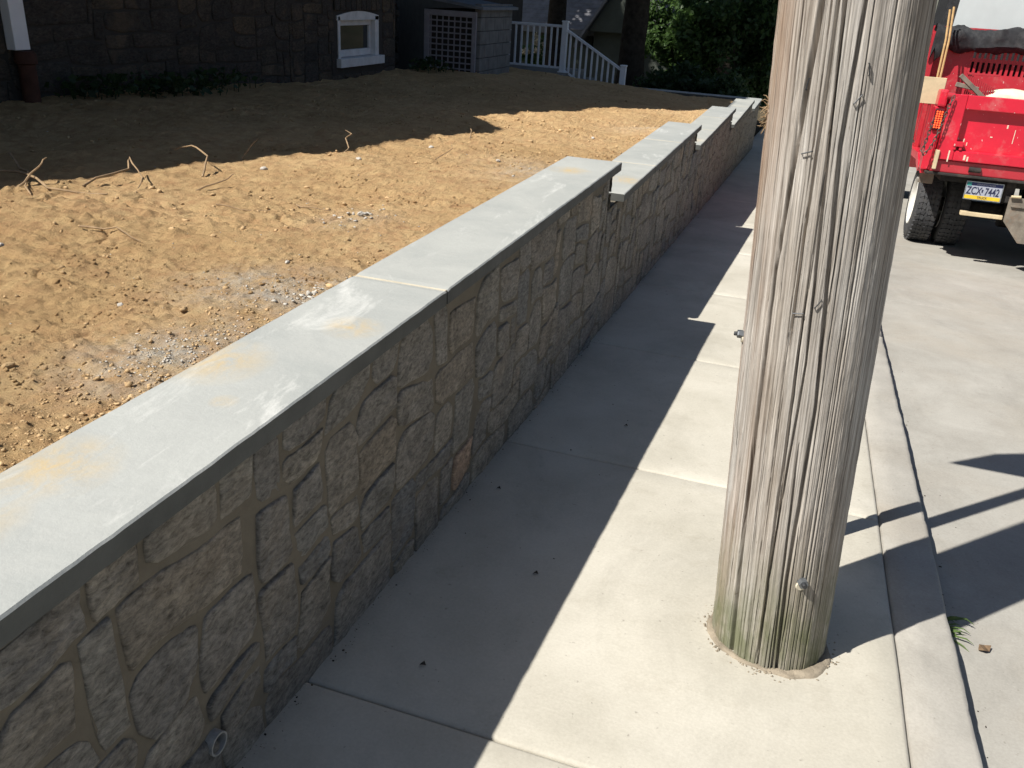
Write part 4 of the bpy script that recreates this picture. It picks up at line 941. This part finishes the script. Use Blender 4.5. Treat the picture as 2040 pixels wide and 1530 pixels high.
# ------------------------------------------------------------------ plants
def leaves(C, size, tilt=1.0, elong=1.7):
    n = len(C); d = rng.normal(size=(n, 3)); d[:, 2] *= tilt; d /= np.linalg.norm(d, axis=1)[:, None]+1e-9
    e = np.cross(d, rng.normal(size=(n, 3))); e /= np.linalg.norm(e, axis=1)[:, None]+1e-9
    s = (size*rng.uniform(0.6, 1.35, n))[:, None]; nrm = np.cross(d, e)
    V = np.stack([C-d*s*elong/2, C+e*s*0.5+nrm*s*0.12, C+d*s*elong/2, C-e*s*0.5+nrm*s*0.12], 1).reshape(-1, 3)
    return V, np.arange(4*n).reshape(-1, 4)
def blob_pts(n, cen, rad, clumps=30, cs=0.35, seed=0):
    cen = np.asarray(cen, float); rad = np.asarray(rad, float)
    q = rng.normal(size=(clumps, 3)); q /= np.linalg.norm(q, axis=1)[:, None]; q *= rng.uniform(0.35, 1.0, (clumps, 1))
    k = rng.integers(0, clumps, n); p = rng.normal(size=(n, 3)); p /= np.linalg.norm(p, axis=1)[:, None]; p *= rng.random((n, 1))**0.45
    return cen+(q[k]+p*cs*rng.uniform(0.6, 1.2, (clumps, 1))[k])*rad
def shrub(name, label, cat, cen, rad, n, size, mat, stem=True, clumps=30, cs=0.35, group=None):
    t = empty(name, (cen[0], cen[1], cen[2]-rad[2]), label, cat, group)
    V, F = leaves(blob_pts(n, cen, rad, clumps, cs), size); npmesh('crown', V, F, mat, t)
    if stem:
        mb = MB()
        for k in range(5):
            a = 2.1*k; b0 = Vector((cen[0]+0.1*math.cos(a), cen[1]+0.1*math.sin(a), cen[2]-rad[2]-0.3)); tip = Vector((cen[0]+rad[0]*0.6*math.cos(a), cen[1]+rad[1]*0.6*math.sin(a), cen[2]+rad[2]*0.3))
            mb.tube([b0, b0.lerp(tip, 0.5)+Vector((0, 0, 0.1)), tip], [0.03, 0.02, 0.008], 6)
        mb.build('stem', 'bark', t, True)
    return t
def tree(name, label, base, r, h, cen, rad, n, size, mat, lean=0.0, clumps=40):
    t = empty(name, base, label, 'tree', 'trees behind the yard')
    b0 = Vector(base); nn = 14; na = 18; V = []
    for i in range(nn):
        z = -0.3+(h+0.3)*(i/(nn-1))**1.3
        for k in range(na):
            a = 2*math.pi*k/na; q = r*(1-0.45*z/h)*(1+0.35*math.exp(-max(z, 0)/0.35))*(1+0.12*float(fbm(math.cos(a)*2, z*1.3+math.sin(a)*2, 3, 7)))
            V.append((b0.x+lean*z+q*math.cos(a), b0.y+q*math.sin(a), b0.z+z))
    mesh('trunk', V, grid_faces(nn, na, True).tolist(), 'bark', t, True)
    mb = MB()
    for k in range(7):
        a = k*0.95; p0 = b0+Vector((lean*h*0.8, 0, h*(0.62+0.05*k))); p2 = Vector(cen)+Vector((rad[0]*0.7*math.cos(a), rad[1]*0.7*math.sin(a), rad[2]*0.25*math.sin(k)))
        mb.tube([p0, p0.lerp(p2, 0.5)+Vector((0, 0, 0.4)), p2], [r*0.4, r*0.25, 0.04], 7)
    mb.build('limb', 'bark', t, True)
    V, F = leaves(blob_pts(n, cen, rad, clumps, 0.4), size); npmesh('crown', V, F, mat, t)
    return t
tree('shade_tree', 'thick tree trunk with sunlit bark patches right of the white railing', (-4.45, 22.6, -1.0), 0.34, 7.5, (-6.4, 20.4, 9.6), (2.4, 1.9, 2.2), 6500, 0.22, 'leaf_mid', 0.0, 46)
tree('shade_tree', 'dark tree trunk standing directly behind the upper railing post', (-7.0, 24.5, -1.1), 0.27, 7.5, (-12.8, 25.8, 8.8), (4.0, 3.6, 3.0), 7000, 0.22, 'leaf_mid', 0.0, 44)
tree('shade_tree', 'slim dark tree trunk at the left end of the white railing', (-7.75, 23.2, -0.9), 0.19, 7.0, (-12.0, 19.4, 9.2), (2.4, 2.2, 2.4), 4000, 0.22, 'leaf_mid', 0.0, 32)
tree('shade_tree', 'tree deep in the hedge behind the far corner of the wall', (-3.0, 31.0, -1.6), 0.3, 8.0, (-4.6, 28.5, 9.4), (4.0, 3.0, 3.0), 9000, 0.24, 'leaf_mid', 0.0, 36)
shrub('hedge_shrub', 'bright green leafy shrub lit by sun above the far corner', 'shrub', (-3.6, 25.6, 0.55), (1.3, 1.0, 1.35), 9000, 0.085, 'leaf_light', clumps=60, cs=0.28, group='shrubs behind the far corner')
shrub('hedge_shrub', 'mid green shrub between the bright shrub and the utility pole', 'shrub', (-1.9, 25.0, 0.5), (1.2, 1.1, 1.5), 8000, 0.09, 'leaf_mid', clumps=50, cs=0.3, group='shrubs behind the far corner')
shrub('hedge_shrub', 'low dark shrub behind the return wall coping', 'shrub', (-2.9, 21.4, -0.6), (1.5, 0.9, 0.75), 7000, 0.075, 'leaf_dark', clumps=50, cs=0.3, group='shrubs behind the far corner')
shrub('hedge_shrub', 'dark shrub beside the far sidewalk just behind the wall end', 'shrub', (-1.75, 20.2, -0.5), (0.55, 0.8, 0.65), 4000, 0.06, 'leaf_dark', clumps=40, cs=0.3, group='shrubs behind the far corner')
tag(npmesh('hedge', *leaves(np.stack([rng.uniform(-26, 0.3, 30000), rng.uniform(34.0, 36.5, 30000), rng.uniform(-2.2, 5.0, 30000)], -1), 0.26), 'leaf_dark'), 'dark mass of trees closing the view behind the yards', 'woods', kind='stuff')
box_b = tag(npmesh('woods', *leaves(np.stack([rng.uniform(9.5, 30, 8000), rng.uniform(20, 45, 8000), rng.uniform(-2.2, 6.0, 8000)], -1), 0.3), 'leaf_dark'), 'dark trees on the far side of the street', 'woods', kind='stuff')
# flowering bush seen through the railing
fb = shrub('flowering_bush', 'bush with cream flower heads seen through the white railing', 'bush', (-7.62, 25.3, -0.25), (0.75, 0.5, 0.75), 3000, 0.06, 'leaf_light', clumps=24)
for k in range(9):
    c = np.array([-7.62+0.55*rng.uniform(-1, 1), 24.9+0.2*rng.uniform(-1, 1), 0.12+0.30*rng.uniform(-1, 1)])
    V, F = leaves(c+0.06*rng.normal(size=(90, 3))*0.7, 0.045); npmesh('flower_head', V, F, 'petal', fb)
# weeds at the house foot
for i, (x, y, n, w) in enumerate(((-5.15, 6.35, 260, .5), (-5.2, 5.55, 110, .30), (-5.2, 7.2, 80, .3), (-5.25, 11.9, 160, .35))):
    q = np.stack([x+0.10*rng.normal(size=n), y+w*rng.normal(size=n)*0.6, 0], -1) if False else np.column_stack([np.minimum(x+0.12*rng.normal(size=n), x+0.3), y+w*0.6*rng.normal(size=n), np.zeros(n)])
    q[:, 0] = np.maximum(q[:, 0], -5.36)
    q[:, 2] = soil_z(q[:, 0], q[:, 1])+0.02+0.14*rng.random(n)
    t = empty('weed_clump', (x, y, float(soil_z(x, y))), ['leafy green weeds at the house foot below the middle of the stone wall', 'small weeds beside the clay drainpipe', 'small weeds right of the largest weed clump', 'dark weeds between the window and the lattice shed'][i], 'weeds', 'weeds along the house')
    V, F = leaves(q, 0.05, 0.5, 1.4); npmesh('leaves', V, F, 'leaf_dark', t)
    mb = MB()
    for k in range(10):
        p = q[k*3]; mb.tube([(p[0], p[1], float(soil_z(p[0], p[1]))-0.02), (p[0]+0.01, p[1], p[2])], 0.004, 5)
    o_ = mb.build('stem', 'leaf_dark', t); o_['kind'] = 'stuff'
# grass tuft at the kerb
gt = empty('grass_tuft', (0.715, 2.56, gz(2.56)-0.095), 'small green weed tuft growing from the kerb gap', 'weed'); rr = random.Random(3)
for k in range(20):
    a = rr.uniform(-1.9, 0.9); L = rr.uniform(0.03, 0.095); z0 = gz(2.56)-0.095; p0 = Vector((0.706+rr.uniform(0, .012), 2.56+rr.uniform(-.05, .05), z0))
    d = Vector((math.cos(a)*0.9+0.2, math.sin(a)*0.7, 0)).normalized(); s_ = Vector((-d.y, d.x, 0))*rr.uniform(0.002, 0.0045); up = rr.uniform(0.25, 0.8)
    P = [p0, p0+d*L*0.35+Vector((0, 0, L*0.35*up)), p0+d*L*0.7+Vector((0, 0, L*0.45*up)), p0+d*L+Vector((0, 0, L*0.25*up))]
    V = []
    for i_, p in enumerate(P): w_ = (0.7, 1.0, 0.8, 0.05)[i_]; V += [p-s_*w_, p+s_*w_+Vector((0, 0, .001))]
    mesh('blade', V, [(0, 1, 3, 2), (2, 3, 5, 4), (4, 5, 7, 6)], 'grass_blade', gt)
dl = mesh('dry_leaf', [(0.80, 2.475, -0.229), (0.815, 2.465, -0.218), (0.832, 2.478, -0.227), (0.838, 2.50, -0.218), (0.82, 2.508, -0.229), (0.803, 2.495, -0.221)], [(0, 1, 5), (1, 2, 4), (1, 4, 5), (2, 3, 4)], 'dry_leaf'); tag(dl, 'small orange dry leaf beside the weed tuft at the kerb', 'leaf')

# ------------------------------------------------------------------ neighbour's house
nb = empty('neighbour_house', (-10, 32, -1.5), 'neighbouring house with grey shingled roof beyond the railing', 'house')
box('wall', (-15, 30.4, -2), (-7.4, 38, 0.55), 'sage_siding', nb)
rx0, rx1, yA, zA, yB, zB = -15.2, -7.05, 29.9, 0.42, 34.5, 4.6; sl_ = (zB-zA)/(yB-yA)
MB().prism([(rx0, yA, zA), (rx0, yB, zB), (rx0, yB, zB-0.15), (rx0, yA+0.05, zA-0.15)], (rx1-rx0, 0, 0)).build('roof_deck', 'grey_roof', nb)
rp = nb.children[-1]
for k in range(16):
    ya = yA-0.02+k*0.145; za = zA+(ya-yA)*sl_+0.02
    MB().prism([(rx0, ya, za), (rx0, ya+0.17, za+0.17*sl_-0.0), (rx0, ya+0.17, za+0.17*sl_+0.012), (rx0, ya, za+0.03)], (rx1-rx0-0.05*(k % 2), 0, 0)).build('shingle', 'shingle', rp)
MB().prism([(-7.3, 29.4, 0.45), (-4.6, 29.4, 0.45), (-5.95, 29.4, 2.6)], (0, 4, 0)).build('gable', 'sage_siding', nb)
for s_ in (-1, 1):
    MB().prism([(-5.95, 29.2, 2.75), (-5.95+s_*1.75, 29.2, 0.05), (-5.95+s_*1.75, 29.2, -0.08), (-5.95, 29.2, 2.6)], (0, 4.4, 0)).build('gable_roof', 'shingle', nb)
box('porch_wall', (-7.2, 29.8, -2), (-4.7, 33, 0.45), 'sage_siding', nb)

# ------------------------------------------------------------------ roots, sticks, stones and litter
def root(name, pts, r, label, group='dug up roots on the soil'):
    P = []
    for x, y, h_ in pts:
        if x < -2.9 and y < 3.6: x, y = x+0.22, y-0.22
        P.append(Vector((x, y, float(soil_z(x, y))+h_*0.6)))
    Q = []
    for a, c in zip(P[:-1], P[1:]):
        for t in (0, 0.33, 0.67): Q.append(a.lerp(c, t)+Vector([random.uniform(-1, 1)*0.012*(a-c).length*3 for _ in range(3)]))
    Q.append(P[-1]); n = len(Q)
    o = MB().tube(Q, [r*0.5*(1-0.6*i/(n-1)) for i in range(n)], 6).build(name, 'root_wood', None, True)
    return tag(o, label, 'root', group)
root('root', [(-3.75, 3.05, .03), (-3.45, 3.15, .07), (-3.2, 3.05, .04), (-2.95, 3.12, .01)], .016, 'long pale root lying at the left edge of the shade line')
root('root', [(-3.7, 3.35, .10), (-3.42, 3.15, .05), (-3.15, 2.92, .01)], .013, 'root crossing over the long pale root at the far left')
root('root', [(-3.32, 3.0, .0), (-3.30, 3.12, .12), (-3.33, 3.2, .16)], .011, 'short upright root stub in the tangle at far left')
root('root', [(-3.15, 3.2, .02), (-3.12, 3.45, .09), (-3.2, 3.55, .14), (-3.0, 3.4, .06), (-2.92, 3.25, .0)], .011, 'hooked root just right of the tangle at the left edge')
root('root', [(-2.75, 3.55, .0), (-2.80, 3.66, .13), (-2.93, 3.72, .16), (-3.02, 3.70, .12)], .012, 'curled root standing up at the shade line, left third')
root('root', [(-2.88, 4.05, .0), (-2.86, 4.12, .09), (-2.84, 4.16, .14)], .009, 'thin upright root stub right of the curled root')
root('root', [(-2.55, 4.35, .0), (-2.52, 4.6, .02), (-2.64, 4.78, .14), (-2.62, 4.82, .18), (-2.68, 4.85, .20)], .010, 'forked twig rising into the shade mid yard')
root('root', [(-2.1, 4.9, .0), (-2.05, 5.05, .10), (-2.08, 5.1, .13)], .006, 'thin bent rootlet near the middle of the soil')
root('root', [(-2.28, 5.95, .0), (-2.29, 6.0, .07), (-2.31, 6.03, .09)], .012, 'stubby root end on the soil near the shade tip')
root('root', [(-2.42, 2.42, .012), (-2.28, 2.44, .022), (-2.16, 2.42, .01)], .0085, 'pale straight stick lying flat on the near soil')
root('root', [(-2.28, 3.02, .01), (-2.15, 3.05, .018), (-2.06, 3.08, .01)], .006, 'thin pale stick on the soil mid left')
root('root', [(-2.02, 3.22, .01), (-1.92, 3.18, .02), (-1.82, 3.2, .01)], .007, 'thin pale stick on the soil nearer the coping')
root('root', [(-2.6, 3.3, .0), (-2.52, 3.42, .06), (-2.5, 3.46, .10)], .009, 'small upright root nub right of the curled root, on lit soil')
stone_spots = [(-2.05, 1.62, .017), (-1.75, 1.85, .014), (-1.62, 1.35, .020), (-2.45, 2.1, .022), (-1.95, 2.55, .016), (-1.52, 2.35, .014), (-2.2, 3.6, .020), (-1.65, 3.10, .022), (-1.58, 3.2, .015), (-2.6, 3.85, .028), (-1.75, 3.55, .016), (-2.35, 4.4, .024), (-1.5, 5.5, .025), (-1.8, 5.2, .02), (-1.9, 6.2, .03), (-2.3, 5.3, .03), (-1.95, 7.2, .03), (-1.6, 6.9, .026)]
bme = []
for k in range(4):
    bm = bmesh.new(); bmesh.ops.create_icosphere(bm, subdivisions=2, radius=1.0)
    for v in bm.verts: v.co *= 1+0.35*float(fbm(v.co.x*1.3+k*7, v.co.y*1.3+v.co.z*2, 3, 60+k)); v.co.z *= 0.7
    me = bpy.data.meshes.new('pebble'); bm.to_mesh(me); bm.free(); me.materials.append(MATS['grey_gravel' if k % 2 else 'clod']); bme.append(me)
for k, (x, y, r) in enumerate(stone_spots):
    o = bpy.data.objects.new('pebble', bme[k % 4]); col.objects.link(o); r *= 0.6; o.scale = (r, r*1.2, r); o.rotation_euler = (0, 0, k*1.3); o.location = (x, y, float(soil_z(x, y))+r*0.3)
    tag(o, 'small stone lying loose on the tan soil', 'stone', 'loose stones on the soil')
# crumbs and dead leaves on the pavement
n = 130; x = rng.uniform(-0.85, 0.5, n); y = 0.8+6*rng.random(n)**1.3; r = 0.0009+0.0028*rng.random(n)**5
P = np.stack([x, y, gz(y)+r*0.4], -1); n2 = 170; yk = 0.8+9*rng.random(n2); P2 = np.stack([0.70+np.abs(0.06*rng.normal(size=n2)), yk, gz(yk)-0.094], -1)
n3 = 420; y3 = 0.9+9*rng.random(n3)**1.5; x3 = -0.945+np.abs(0.022*rng.normal(size=n3)); P3 = np.stack([x3, y3, gz(y3)+0.001], -1)
pebbles('pavement_grit', np.concatenate([P, P2, P3]), np.concatenate([r, 0.0012+0.003*rng.random(n2)**4, 0.001+0.0028*rng.random(n3)**5]), 'debris_dark', 'specks of dirt and leaf crumbs on sidewalk and gutter', 'grit', 0.5)
for k, (x, y, lb) in enumerate(((-0.55, 2.15, 'tiny dead leaf in the shade near the wall foot, nearest the camera'), (-0.70, 1.62, 'tiny dark scrap on the shaded sidewalk left of the first joint'), (-0.52, 3.42, 'curled dark leaf scrap in the shade beyond the second joint'), (-0.84, 2.62, 'dark leaf crumbs against the foot of the stone wall'))):
    z = gz(y)+0.003; s = 0.009
    o = mesh('leaf_scrap', [(x-s, y, z), (x, y-s*.6, z+.008), (x+s, y+.3*s, z+.002), (x+.2*s, y+s, z+.010), (x-.6*s, y+.8*s, z+.003)], [(0, 1, 3), (1, 2, 3), (0, 3, 4)], 'debris_dark'); tag(o, lb, 'leaf', 'leaf scraps on the sidewalk')
